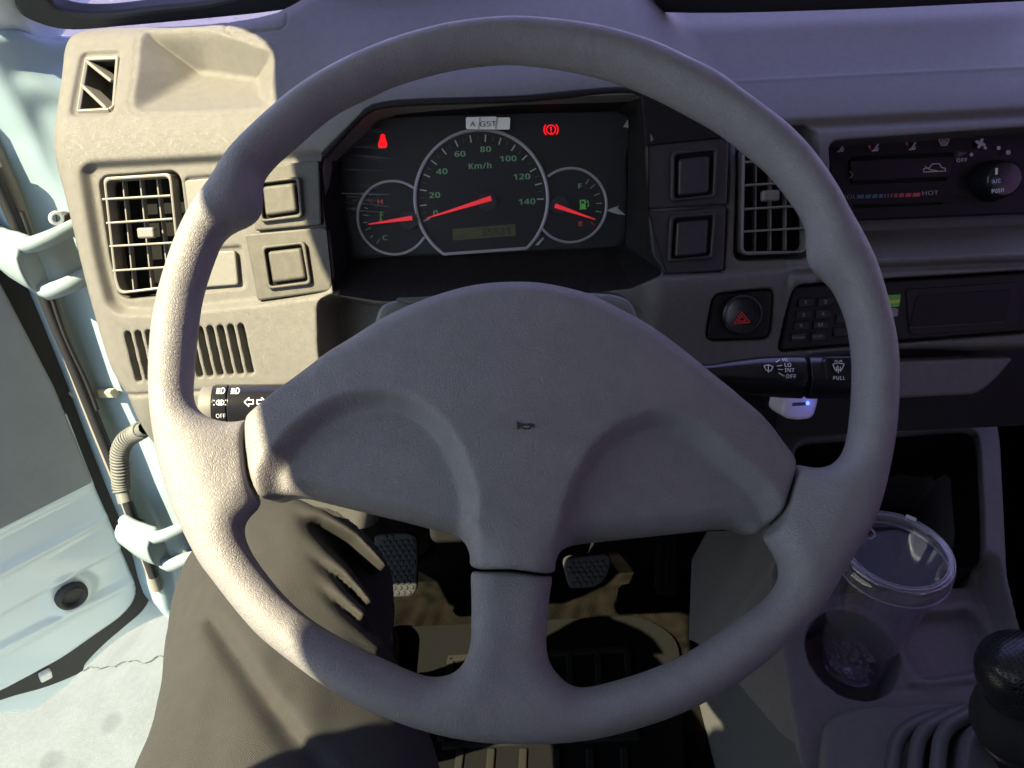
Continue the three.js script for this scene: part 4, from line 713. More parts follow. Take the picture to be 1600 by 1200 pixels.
{
  const t = 0.49, px = x => (x - 300) / 1128 * t, A = at(300, 634, 0.485), B = at(470, 632, 0.50), R = 0.0142;
  const s = stalk('light_stalk', 'black light and indicator stalk with white symbols, left of the horn pad', 'indicator stalk', A, B, [
    { name: 'end_knob', prof: [[px(312), 0.0001], [px(312), 0.010], [px(316), 0.0128], [px(332), 0.0135], [px(333), 0.013], [px(333), 0.0001]], mat: M.dashSmooth },
    { name: 'ring', prof: [[px(334), 0.0001], [px(334), 0.0138], [px(335), 0.0142], [px(353), 0.0142], [px(354), 0.0138], [px(354), 0.0001]] },
    { name: 'arm', prof: [[px(355), 0.0001], [px(355.5), 0.0138], [px(357), 0.0142], [px(440), 0.0142], [px(480), 0.010], [px(520), 0.0075], [px(620), 0.007], [px(620), 0.0001]] }]);
  wrapPrint(s.g, s.fr, 'ring_print', [334, 604, 354, 658], R, c => {
    txt(c, 'OFF', 344.5, 650, 9, false); lines(c, 1.3, [[[345, 606], [348, 606.5], [350, 609], [350, 612], [348, 614.5], [345, 615], [345, 606]], [[337, 607], [343, 607]], [[337, 609.5], [343, 609.5]], [[337, 612], [343, 612]], [[337, 614.5], [343, 614.5]], [[343, 625], [343, 633], [340, 632], [338.5, 629], [340, 626], [343, 625]], [[346, 625], [346, 633], [349, 632], [350.5, 629], [349, 626], [346, 625]], [[336, 626], [333, 625]], [[336, 632], [333, 633]], [[352, 626], [355, 625]], [[352, 632], [355, 633]]]);
  });
  wrapPrint(s.g, s.fr, 'arm_print', [357, 604, 425, 658], R, c => {
    lines(c, 1.3, [[[368, 606], [371, 606.5], [373, 609], [373, 612], [371, 614.5], [368, 615], [368, 606]], [[360, 607], [366, 607]], [[360, 609.5], [366, 609.5]], [[360, 612], [366, 612]], [[360, 614.5], [366, 614.5]]]);
    lines(c, 1.6, [[[382, 628], [389, 621.5], [389, 625], [396, 625], [396, 631], [389, 631], [389, 634.5], [382, 628]], [[416, 628], [409, 621.5], [409, 625], [402, 625], [402, 631], [409, 631], [409, 634.5], [416, 628]]]);
  });
}

// ------------------------------------------------------------------ climate control panel
{
  const CP = new Frame(FD.world(0, 0, -0.050), FD.n), Z = (x, y) => [980 + x / 2.5806, 150 + y / 2.5806];
  const g = thing('climate_panel', 'black heating control panel with sliders, fan knob and white symbols', 'climate control', CP);
  part(g, 'face_plate', plate(rounded(CP.poly([[1292, 214], [1690, 194], [1690, 330], [1570, 335], [1330, 345], [1300, 330]]), 0.004), -0.012, 0, 0.0015), dull(lin(0.010, 0.008, 0.011), 0.45));
  part(g, 'slider_slot', plate(rounded(CP.poly([[1330, 244], [1488, 238], [1488, 244], [1330, 250]]), 0.001), 0.0001, 0.0012, 0.0004), M.cavity);
  part(g, 'slider_track', plate(rounded(CP.poly([[1325, 250], [1490, 243], [1482, 278], [1328, 285]]), 0.003), 0, 0.003, 0.0015), dull(lin(0.017, 0.012, 0.017), 0.5));
  part(g, 'slider_slot', plate(rounded(CP.poly([[1330, 284], [1478, 278], [1478, 283], [1330, 289]]), 0.001), 0.0002, 0.0014, 0.0004), M.cavity);
  part(g, 'slider_slot', plate(rounded(CP.poly([[1335, 320], [1472, 315], [1472, 320], [1335, 325]]), 0.001), 0.0002, 0.0014, 0.0004), M.cavity);
  part(g, 'slider_knob', plate(rounded(CP.poly([[1488, 238], [1504, 241], [1489, 248]]), 0.001), 0, 0.008, 0.001), std(lin(0.07, 0.045, 0.075), 0.4));
  const K = CP.loc(1549, 283), R = 0.0185;
  const kn = new THREE.LatheGeometry([[0, 0.019], [0.013, 0.019], [0.0155, 0.0175], [0.0168, 0.012], [R, 0.001], [R, 0]].map(p => new THREE.Vector2(...p)), 48); kn.rotateX(Math.PI / 2); kn.translate(K[0], K[1], 0);
  const knob = part(g, 'fan_knob', kn, M.blackGloss);
  part(knob, 'pointer', plate(rounded(CP.poly([[1555.5, 262.5], [1559, 262.5], [1558.5, 273], [1555, 273]], 0.0192), 0.0003), 0.0189, 0.0196, 0.0001), M.ivory);
  decal(knob, 'knob_print', CP, 0.0198, [1538, 274, 1580, 312], 9000, ({ ctx, pen, text }) => { pen(1557, 283, 0, c => { c.fillStyle = 'rgb(28,48,62)'; c.beginPath(); c.ellipse(0, 0, 10, 7, 0, 0, 7); c.fill(); }); text('A/C', 1557, 283, 8.5, 'rgb(190,205,222)', { bold: true, rot: -6 }); text('PUSH', 1559, 298, 9, 'rgb(225,225,235)', { bold: true, rot: -8, sx: 0.9 }); });
  decal(g, 'panel_print', CP, 0.0034, [1300, 205, 1590, 330], 4200, ({ pen, text }) => {
    const pk = 'rgb(186,172,182)';
    const seat = (x, y, ar) => pen(x, y, 0, c => { lines(c, 2.6, [[[-7, 8], [-3, 7], [1, 1], [4, -4]], [[-3, 7], [2, 7], [3, 3]]], pk); c.fillStyle = pk; c.beginPath(); c.arc(6, -8, 2.4, 0, 7); c.fill(); for (const [col, X, Y, dn] of ar) { c.fillStyle = col; c.beginPath(); if (dn) { c.moveTo(X, Y + 5); c.lineTo(X - 5, Y - 3); c.lineTo(X + 1, Y - 3); } else { c.moveTo(X + 4, Y); c.lineTo(X - 2, Y - 3); c.lineTo(X - 2, Y + 3); } c.fill(); } });
    seat(1315, 229, [['rgb(40,75,80)', -7, -6, 0]]); seat(1369, 228, [['rgb(40,75,80)', -7, -6, 0], ['rgb(190,70,80)', -9, 2, 1]]); seat(1427, 226, [['rgb(190,70,80)', -9, -2, 1]]);
    pen(1475, 222, -2, c => lines(c, 1.6, [[[-8, -4], [0, -6], [8, -4], [4, 5], [-4, 5], [-8, -4]], [[-3, -3], [-3, 3]], [[0, -4], [0, 4]], [[3, -3], [3, 3]]], pk));
    pen(1532, 224, 0, c => { c.fillStyle = pk; for (let i = 0; i < 4; i++) { c.rotate(Math.PI / 2); c.beginPath(); c.ellipse(4, 1.6, 4.4, 2.6, 0.5, 0, 7); c.fill(); } });
    pen(1518, 241.5, 45, c => { c.fillStyle = pk; c.fillRect(-2.6, -2.6, 5.2, 5.2); });
    for (const [x, y, r] of [[1539.5, 231, 2.6], [1560.5, 231, 3.1], [1575.5, 238, 3.9]]) pen(x, y, 0, c => { c.fillStyle = pk; c.beginPath(); c.arc(0, 0, r, 0, 7); c.fill(); });
    text('OFF', 1503, 250, 8.5, pk, { sx: 1.15, bold: true });
    pen(1460, 263, -3, c => lines(c, 1.6, [[[-17, 5], [-17, 0], [-8, -1], [-3, -7], [8, -7], [11, -1], [17, 1], [17, 5], [-17, 5]], [[-15, -4], [-6, 2], [4, 4]]], pk));
    pen(1327, 273, 0, c => { c.strokeStyle = 'rgb(110,100,115)'; c.lineWidth = 2; c.beginPath(); c.arc(0, 0, 5, -1.6, 1.6); c.stroke(); });
    const cols = ['56,96,120', '56,96,120', '62,98,122', '70,98,120', '86,96,112', '104,86,96', '124,78,84', '150,74,78', '172,74,78', '186,74,78', '190,74,78'], ws = [11, 9, 8, 6, 3, 3, 3, 6, 8, 9, 12]; let x = 1339;
    cols.forEach((c2, i) => { pen(x, 307.5 - (x - 1339) * 0.035, -2.5, c => { c.fillStyle = `rgb(${c2})`; c.transform(1, 0, -0.2, 1, 0, 0); c.fillRect(0, -3, ws[i], 6); }); x += ws[i] + 2.1; });
    text('HOT', 1453, 301.5, 9, 'rgb(176,160,176)', { sx: 1.5 }); text('COOL', 1322, 308, 9, 'rgb(120,112,124)', { sx: 1.4 });
  });
}
// ------------------------------------------------------------------ radio, hazard switch
{
  const RF = new Frame(FD.world(0, 0, -0.006), FD.n), P8 = (x, y) => [1200 + x / 4, 300 + y / 4];
  const g = thing('car_radio', 'black car radio with number keys and a dark display window', 'radio', RF);
  part(g, 'face_plate', plate(rounded(RF.poly([[1239, 447], [1690, 420], [1690, 512], [1592, 519], [1219, 548]]), 0.005), -0.02, 0, 0.002), dull(lin(0.009, 0.008, 0.009), 0.4));
  const keyM = dull(lin(0.02, 0.019, 0.021), 0.4);
  for (const [x, y] of [[235, 688], [358, 684], [222, 766], [343, 760], [208, 834], [328, 829], [190, 906], [312, 902], [470, 788], [455, 872]]) { const c = P8(x, y); part(g, 'key', plate(rounded(RF.poly([[c[0] - 12, c[1] - 6], [c[0] + 12, c[1] - 7.5], [c[0] + 11, c[1] + 7], [c[0] - 13, c[1] + 8]]), 0.0012), 0, 0.0022, 0.0008), keyM); }
  decal(g, 'key_print', RF, 0.0026, [1236, 460, 1330, 540], 5000, ({ text }) => { const k = 'rgb(130,128,138)'; for (const [s, x, y, h] of [['1', 236, 692, 8], ['2', 360, 688, 8], ['3', 222, 769, 8], ['4', 344, 763, 8], ['5', 207, 836, 8], ['M', 328, 831, 8], ['BAND', 190, 909, 5.5], ['DISP', 312, 903, 5.5]]) text(s, ...P8(x, y), h, k, { bold: true, sx: 1.3 }); });
  part(g, 'display_frame', plate(rounded(RF.poly([[1414, 452], [1592, 440], [1592, 512], [1420, 524]]), 0.004), 0, 0.0012, 0.0006), dull(lin(0.012, 0.009, 0.011), 0.4));
  part(g, 'display', plate(rounded(RF.poly([[1432, 462], [1580, 452], [1567, 503], [1420, 512]], 0.0012), 0.003), 0.0011, 0.0018, 0.0003), dull(lin(0.004, 0.003, 0.004), 0.4));
  part(g, 'display_edge', bar(P3(RF, 1420, 512.5, 0.0018), P3(RF, 1566, 503.5, 0.0018), 0.0006, 0.0006), std(lin(0.06, 0.04, 0.06), 0.4));
  const st = thing('radio_sticker', 'small green and yellow sticker on the radio front by the wheel rim', 'sticker', RF);
  part(st, 'green_part', plate(RF.poly([[1372, 462], [1407, 460], [1404, 479], [1372, 481]]), 0.0002, 0.0008, 0.0001), std(lin(0.12, 0.42, 0.02), 0.4));
  part(st, 'yellow_band', plate(RF.poly([[1372, 471], [1405.5, 468], [1404.6, 473], [1372, 476]]), 0.0009, 0.0012, 0), std(lin(0.36, 0.55, 0.05), 0.4));
  part(st, 'white_part', plate(RF.poly([[1372, 483], [1398, 481], [1403, 483], [1402, 494], [1372, 496]]), 0.0002, 0.0008, 0.0001), std(lin(0.22, 0.2, 0.22), 0.4));
  const hz = thing('hazard_switch', 'square black hazard switch with round button and red triangle', 'hazard switch', FD);
  part(hz, 'bezel', plate(rounded(FD.poly([[1113, 460], [1208, 452], [1201, 528], [1105, 532]], -0.003), 0.006), -0.014, -0.003, 0.002, [], 3), dull(lin(0.012, 0.011, 0.012), 0.45));
  const c = FD.loc(1161, 492, 0.002), b = new THREE.LatheGeometry([[0, 0.0015], [0.012, 0.0017], [0.0152, 0.003], [0.0165, 0.0028], [0.0176, 0.0008], [0.0178, -0.004]].map(p => new THREE.Vector2(...p)), 56); b.rotateX(Math.PI / 2); b.translate(c[0], c[1], 0); part(hz, 'button', b, M.blackGloss);
  decal(hz, 'triangle', FD, 0.0024, [1143, 482, 1177, 508], 9000, ({ pen }) => pen(1159, 497, -3, k => lines(k, 1.7, [[[0, -10], [12, 7], [-12, 8], [0, -10], [12, 7]], [[0, -4], [6.5, 4.5], [-6.5, 5], [0, -4], [6.5, 4.5]]], 'rgb(214,40,44)')));
}

// ------------------------------------------------------------------ centre console
const KN = new Frame(at(1580, 960, 0.62), V(0, Math.cos(0.245), Math.sin(0.245)));
const pK = (pts, w) => KN.poly(pts, w);
{
  const g = thing('centre_console', 'grey centre console with cup tray and deep open bin under the dashboard', 'console', KN);
  const outer = sdPoly(rounded(pK([[1198, 650], [1330, 641], [1556, 627], [1566, 690], [1572, 800], [1577, 900], [1590, 950], [1612, 1010], [1760, 1300], [1270, 1320], [1262, 1160], [1256, 1116], [1226, 955], [1204, 800]], 0), 0.008));
  const tray = sdPoly(rounded(pK([[1130, 893], [1533, 889], [1543, 935], [1560, 984], [1600, 1060], [1760, 1320], [1200, 1330]], -0.03), 0.01));
  const bin = sdPoly(rounded(pK([[1243, 740], [1245, 698], [1258, 691], [1505, 671], [1523, 676], [1528, 700], [1533, 800], [1535, 893], [1290, 905], [1262, 890]], -0.002), 0.008));
  const pocket = sdPoly(rounded(pK([[1425, 964], [1446, 957], [1508, 951], [1526, 960], [1549, 1000], [1548, 1036], [1532, 1052], [1452, 1066], [1432, 1060], [1411, 1030], [1408, 1005]], -0.03), 0.008));
  const pocket0 = sdPoly(rounded(pK([[1412, 955], [1446, 944], [1512, 939], [1536, 950], [1566, 1000], [1566, 1046], [1536, 1064], [1452, 1078], [1424, 1072], [1400, 1035], [1396, 1005]], -0.03), 0.008));
  const cup = KN.loc(1331, 1022, -0.03), lineA = KN.loc(1330, 1084, -0.03), lineB = KN.loc(1560, 1066, -0.03);
  const cs = [KN.loc(1120, 700, 0), KN.loc(1760, 640, 0), KN.loc(1300, 1290, 0)];
  const b = [cs[0][0] + 0.01, cs[2][1], -0.34, cs[1][0] - 0.02, cs[1][1] + 0.035, 0.012], h = 0.0019;
  const H = (u, v) => {
    let y = 0.0;
    const o = outer(u, v); let rim = 0.006; if (o > -rim) { const t = Math.min(1, (o + rim) / rim); y -= rim * (1 - Math.sqrt(Math.max(0, 1 - t * t))) + (o > 0 ? o * 14 : 0); }
    const t = tray(u, v); y -= 0.03 * sstep(0.005, -0.008, t);
    const bn = bin(u, v); y -= 0.16 * sstep(0.002, -0.004, bn);
    if (t < 0 && bn > 0.002) {
      y += 0.003 * sstep(0.004, -0.002, pocket0(u, v));
      y -= 0.013 * sstep(0.001, -0.007, pocket(u, v));
      const d = Math.hypot(u - cup[0], (v - cup[1]) * 1.0) - 0.0385; y -= 0.05 * sstep(0.001, -0.003, d) - 0.0012 * Math.exp(-((d / 0.003) ** 2));
      if (v < cup[1]) { const e = v - mix(lineA[1], lineB[1], (u - lineA[0]) / (lineB[0] - lineA[0])); y -= 0.0016 * Math.exp(-((e / 0.0022) ** 2)); }
    }
    return y;
  };
  const nx = Math.ceil((b[3] - b[0]) / h) + 1, ny = Math.ceil((b[4] - b[1]) / h) + 1, Hc = new Float32Array(nx * ny), inv = new Float32Array(nx * ny);
  for (let j = 0; j < ny; j++) for (let i = 0; i < nx; i++) Hc[i + j * nx] = H(b[0] + i * h, b[1] + j * h);
  for (let j = 0; j < ny; j++) for (let i = 0; i < nx; i++) { const o = i + j * nx, x = Hc[o + (i < nx - 1 ? 1 : 0)] - Hc[o - (i ? 1 : 0)], y = Hc[o + (j < ny - 1 ? nx : 0)] - Hc[o - (j ? nx : 0)]; inv[o] = 1 / Math.sqrt(1 + (x * x + y * y) / (4 * h * h)); }
  part(g, 'console_shell', boxUV(nets((x, y, z, o) => (z - Hc[o]) * inv[o], b, h), 0.06), M.console);
  {
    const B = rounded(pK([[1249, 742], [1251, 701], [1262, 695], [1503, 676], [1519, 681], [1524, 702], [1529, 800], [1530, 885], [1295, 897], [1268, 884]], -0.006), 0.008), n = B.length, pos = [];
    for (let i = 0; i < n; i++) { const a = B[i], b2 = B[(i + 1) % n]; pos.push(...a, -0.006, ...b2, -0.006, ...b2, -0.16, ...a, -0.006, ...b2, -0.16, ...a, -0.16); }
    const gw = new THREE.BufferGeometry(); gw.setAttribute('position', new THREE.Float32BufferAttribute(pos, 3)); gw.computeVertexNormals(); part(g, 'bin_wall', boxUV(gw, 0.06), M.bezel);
  }
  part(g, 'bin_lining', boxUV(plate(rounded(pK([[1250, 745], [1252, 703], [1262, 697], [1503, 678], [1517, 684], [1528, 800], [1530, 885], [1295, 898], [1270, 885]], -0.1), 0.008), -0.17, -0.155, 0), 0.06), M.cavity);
  // side of the engine cover down to the floor
  const q = [at(1128, 826, 0.93), at(1229, 955, 0.625), at(1268, 1150, 0.545), at(1290, 1300, 0.50)].map(p => KN.local(p));
  const d = new Frame(at(1150, 900, 0.85), V(-1, 0.05, 0.02), V(0, 0, -1));
  const side = new RoundedBoxGeometry(0.02, 0.40, 0.62, 2, 0.008); side.translate(0.256, 0.235, -0.27); side.applyMatrix4(new THREE.Matrix4().compose(KN.o, KN.q, V(1, 1, 1)).invert());
  part(g, 'engine_cover_side', boxUV(side, 0.06), std(lin(0.075, 0.076, 0.08), 0.7, { bumpMap: pebbleBump, bumpScale: 0.0001 }));
  const crumb = (x, y, s, col) => { const c = KN.loc(x, y, -0.042); const k = new THREE.IcosahedronGeometry(s, 0); k.scale(1.5, 0.8, 0.6); k.rotateZ(x); k.translate(c[0], c[1], -0.0415); return k; };
  const cr = thing('orange_crumbs', 'two tiny orange scraps lying in the square console pocket', 'crumbs', KN); cr.userData.kind = 'stuff';
  part(cr, 'scrap', merge([crumb(1437, 989, 0.0022), crumb(1484, 982, 0.0017)]), std(lin(0.45, 0.09, 0.02), 0.6));
  const R = rng(3), dust = []; for (let i = 0; i < 60; i++) { const k = crumb(1420 + R() * 110, 970 + R() * 85, 0.0003 + 0.0005 * R()); dust.push(k); }
  part(cr, 'dust', merge(dust), std(lin(0.4, 0.38, 0.4), 0.6));
}
// ------------------------------------------------------------------ gear lever with its boot
{
  const base = new Frame(at(1600, 1190, 0.53), V(0, Math.cos(0.245), Math.sin(0.245)));
  const o = KN.local(at(1600, 1200, 0.55)); const BT = new Frame(KN.world(0, 0, -0.03), KN.n);
  const g = thing('gear_lever', 'black leather gear lever knob rising from a ridged rubber boot', 'gear lever', BT);
  // base frame of the boot
  const ring = (pts, w) => rounded(BT.poly(pts, w), 0.022, 8);
  const A = [[1292, 1420], [1282, 1200], [1292, 1112], [1410, 1094], [1530, 1092], [1800, 1080], [1860, 1420]];
  const I = [[1318, 1420], [1310, 1200], [1318, 1128], [1420, 1110], [1530, 1106], [1780, 1096], [1840, 1420]];
  const gasket = new THREE.Mesh(); 
  part(g, 'boot_frame', boxUV(plate(ring(A, 0.010), -0.012, 0.010, 0.006, [ring(I, 0.010)], 4), 0.06), M.console);
  part(g, 'boot_floor', boxUV(plate(ring(I.map(([x, y]) => [x - 4, y - 4]), 0), -0.012, -0.004, 0), 0.06), M.console);
  const bm = std(lin(0.118, 0.11, 0.122), 0.42), c0 = BT.loc(1680, 1330, 0);
  for (let i = 0; i < 4; i++) {                                         // rubber folds, each smaller and higher
    const w = 0.002 + i * 0.009, x = 1364 + i * 35, y = 1122 - i * 4.0;
    const P = rounded(BT.poly([[x, 1520], [x - 8, 1230], [x + 2, y + 30], [x + 50, y + 3], [1530, y - 10], [1790, y - 18], [1850, 1520]], w), 0.03, 10).map(p => V(p[0], p[1], w));
    const fold = new THREE.TubeGeometry(new THREE.CatmullRomCurve3(P, true, 'centripetal'), 160, 0.0056, 12, true); part(g, 'boot_fold', boxUV(fold, 0.06), bm);
    part(g, 'boot_web', plate(P.map(p => [p.x, p.y]), w - 0.03, w - 0.008, 0), M.rubber);
  }
  { const w = 0.038, x = 1503, y = 1110; part(g, 'boot_top', boxUV(plate(rounded(BT.poly([[x, 1520], [x - 8, 1230], [x + 4, y + 30], [x + 40, y + 6], [1640, y - 8], [1790, y - 14], [1850, 1520]], w), 0.03, 10), 0.02, w, 0.008, [], 5), 0.06), bm); }
  // knob
  const KC = at(1594, 1058, 0.50), up = V(-0.31, 0.94, -0.12).normalize(), K2 = new Frame(KC, up, V(1, 0, 0));
  const toG = new THREE.Matrix4().compose(BT.o, BT.q, V(1, 1, 1)).invert().multiply(new THREE.Matrix4().compose(K2.o, K2.q, V(1, 1, 1)));
  const lathe = (p, seg = 64) => { const l = new THREE.LatheGeometry(new THREE.CatmullRomCurve3(p.map(([r, y]) => V(r, y, 0))).getPoints(60).map(q => new THREE.Vector2(Math.max(q.x, 0.0001), q.y)), seg); l.rotateX(Math.PI / 2); l.applyMatrix4(toG); return l; };
  const holes = heightTex(256, (u, v) => { const x = u * 12, y = v * 12 + (Math.floor(x) % 2) * 0.5, d = Math.hypot(x % 1 - 0.5, y % 1 - 0.5); return sstep(0.18, 0.34, d); });
  const hide = std(lin(0.013, 0.013, 0.015), 0.26, { bumpMap: holes, bumpScale: 0.0009 });
  part(g, 'knob_body', boxUV(lathe([[0.022, -0.066], [0.029, -0.062], [0.0325, -0.052], [0.032, -0.042], [0.0285, -0.029], [0.0245, -0.019], [0.0236, -0.015]]), 0.03), std(lin(0.013, 0.013, 0.015), 0.4, { bumpMap: leatherBump, bumpScale: 0.0003 }));
  part(g, 'knob_top', boxUV(lathe([[0.0236, -0.016], [0.0258, -0.008], [0.0272, 0.004], [0.0262, 0.014], [0.0215, 0.0235], [0.012, 0.0295], [0.004, 0.031], [0, 0.0312]]), 0.03), hide);
  const seam = new THREE.TorusGeometry(0.0275, 0.0006, 6, 60, Math.PI); seam.rotateY(1.15); seam.rotateX(Math.PI / 2 * 0.15); seam.translate(0, 0, 0.004); seam.applyMatrix4(toG); part(g, 'seam', seam, std(lin(0.05, 0.05, 0.055), 0.4));
  part(g, 'collar', lathe([[0.022, -0.072], [0.028, -0.070], [0.0295, -0.067], [0.027, -0.063]]), std(lin(0.02, 0.012, 0.018), 0.3));
  const sh = new THREE.CylinderGeometry(0.02, 0.026, 0.05, 32); sh.rotateX(Math.PI / 2); sh.translate(0, 0, -0.095); sh.applyMatrix4(toG); part(g, 'shaft_cover', sh, M.rubber);
}
// ------------------------------------------------------------------ clear plastic cup
{
  const base = at(1327, 1036, 0.662), CU = new Frame(base, V(0, 1, 0));
  const g = thing('plastic_cup', 'clear empty plastic cup with ribbed lid standing in the console cup hole', 'cup', CU);
  const clear = new THREE.MeshPhysicalMaterial({ color: lin(0.8, 0.76, 0.86), transmission: 0.955, thickness: 0, roughness: 0.05, ior: 1.9 });
  const lathe = (p, seg = 96) => { const l = new THREE.LatheGeometry(p.map(q => new THREE.Vector2(...q)), seg); l.rotateX(Math.PI / 2); return l; };
  part(g, 'cup_wall', lathe([[0.024, 0.0], [0.0262, 0.0015], [0.0272, 0.006], [0.0278, 0.012], [0.032, 0.06], [0.0365, 0.112], [0.0405, 0.140], [0.0412, 0.143]]), clear);
  part(g, 'cup_bottom', lathe([[0.0001, 0.0045], [0.012, 0.0048], [0.018, 0.004], [0.0205, 0.0008], [0.0225, 0], [0.0245, 0.0004]]), clear);
  const R = rng(8), bits = [];
  for (let i = 0; i < 130; i++) { const a = R() * 6.283, r = 0.0215 * Math.sqrt(R()), s = 0.0008 + 0.0026 * R() * R(), k = new THREE.IcosahedronGeometry(s, 1), p = k.attributes.position; for (let j = 0; j < p.count; j++) { const f = 1 + 0.35 * n3(p.getX(j) * 900, p.getY(j) * 900, p.getZ(j) * 900 + i); p.setXYZ(j, p.getX(j) * f, p.getY(j) * f, p.getZ(j) * f * 0.6); } k.computeVertexNormals(); k.translate(r * Math.cos(a), r * Math.sin(a), 0.0065); bits.push(k); }
  part(g, 'ice_remains', merge(bits), new THREE.MeshPhysicalMaterial({ color: lin(0.72, 0.68, 0.76), transmission: 0.86, thickness: 0.003, roughness: 0.1, ior: 1.35 })).userData.kind = 'stuff';
  const lidM = new THREE.MeshPhysicalMaterial({ color: lin(0.85, 0.82, 0.9), transmission: 0.92, thickness: 0, roughness: 0.05, ior: 1.75 });
  part(g, 'lid_disc', lathe([[0.0001, 0.1475], [0.030, 0.1478], [0.0345, 0.1482]]), new THREE.MeshPhysicalMaterial({ color: lin(0.86, 0.85, 0.9), transmission: 1, thickness: 0, roughness: 0.03, ior: 1.22 }));
  const lid = part(g, 'lid', lathe([[0.0345, 0.1482], [0.0355, 0.1500], [0.0362, 0.1535], [0.0378, 0.1548], [0.0405, 0.1548], [0.0425, 0.1535], [0.0437, 0.1500], [0.0443, 0.1440], [0.0440, 0.1405], [0.0428, 0.1388]]), lidM);
  const ribs = []; for (let i = 0; i < 110; i++) { const a = i / 110 * 2 * Math.PI, c = new THREE.CapsuleGeometry(0.00055, 0.0045, 2, 6); c.rotateX(Math.PI / 2); c.translate(0.0433, 0, 0.1475); c.rotateZ(a); ribs.push(c); }
  part(lid, 'grip_ribs', merge(ribs), lidM).userData.kind = 'stuff';
  for (const [r, z] of [[0.0438, 0.1393], [0.0372, 0.1548], [0.0418, 0.1542]]) { const t = new THREE.TorusGeometry(r, 0.0007, 8, 96); t.translate(0, 0, z); part(lid, 'bead', t, lidM); }
  { const t = new THREE.TorusGeometry(0.0065, 0.0009, 8, 32); t.translate(-0.012, 0.024, 0.1484); part(lid, 'sip_ring', t, lidM); }
  const paper = plate(rounded([[-0.004, -0.0022], [0.004, -0.0022], [0.004, 0.0022], [-0.004, 0.0022]], 0.0008), 0, 0.0004, 0.0001); paper.rotateZ(-0.7); paper.translate(0.0265, 0.0315, 0.1552); part(lid, 'label_scrap', paper, std(lin(0.42, 0.48, 0.42), 0.6));
}
// ------------------------------------------------------------------ charger in the socket
{
  const UF = new Frame(at(1250, 636, 0.60), FD.n), g = thing('usb_charger', 'white plug-in charger with a blue light under the wiper stalk', 'charger', UF);
  part(g, 'charger_body', plate(rounded(UF.poly([[1224, 617], [1280, 614], [1279, 628], [1273, 649], [1266, 655], [1246, 657], [1228, 654], [1221, 646], [1224, 630]]), 0.003), -0.03, 0, 0.003, [], 4), std(lin(0.72, 0.66, 0.72), 0.35));
  part(g, 'usb_slot', plate(rounded(UF.poly([[1238, 629.5], [1262, 628], [1262, 633], [1238, 634.5]], 0.0002), 0.0003), 0, 0.0004, 0), std(lin(0.004, 0.004, 0.05), 0.3));
  const c = UF.loc(1262, 630, 0.0004), led = new THREE.SphereGeometry(0.0016, 16, 12); led.translate(c[0], c[1], 0.0002);
  part(g, 'blue_light', led, std(lin(0.02, 0.03, 0.6), 0.3, { emissive: lin(0.06, 0.10, 1.0), emissiveIntensity: 1.6 }));
  const pl = new THREE.PointLight(new THREE.Color().setRGB(0.1, 0.12, 1), 0.00012, 0, 2); pl.position.copy(UF.world(c[0], c[1], 0.006)); pl.castShadow = true; scene.add(pl);
  const so = new THREE.CylinderGeometry(0.016, 0.016, 0.02, 32); so.rotateX(Math.PI / 2); const cc = UF.loc(1252, 630); so.translate(cc[0], cc[1], -0.04); part(g, 'socket', so, M.black);
}
// ------------------------------------------------------------------ dark panel under the column
{
  const g = thing('knee_panel', 'black knee panel under the steering column in the footwell', 'knee panel', null), k = new RoundedBoxGeometry(0.34, 0.20, 0.03, 3, 0.01); k.rotateX(-0.2); k.translate(0.08, 0.615, -0.53); part(g, 'panel', k, M.black);
  const c = new THREE.CylinderGeometry(0.028, 0.028, 0.46, 24); c.rotateX(0.86); c.translate(-0.01, 0.56, -0.575); part(g, 'column_tube', c, M.black);
}
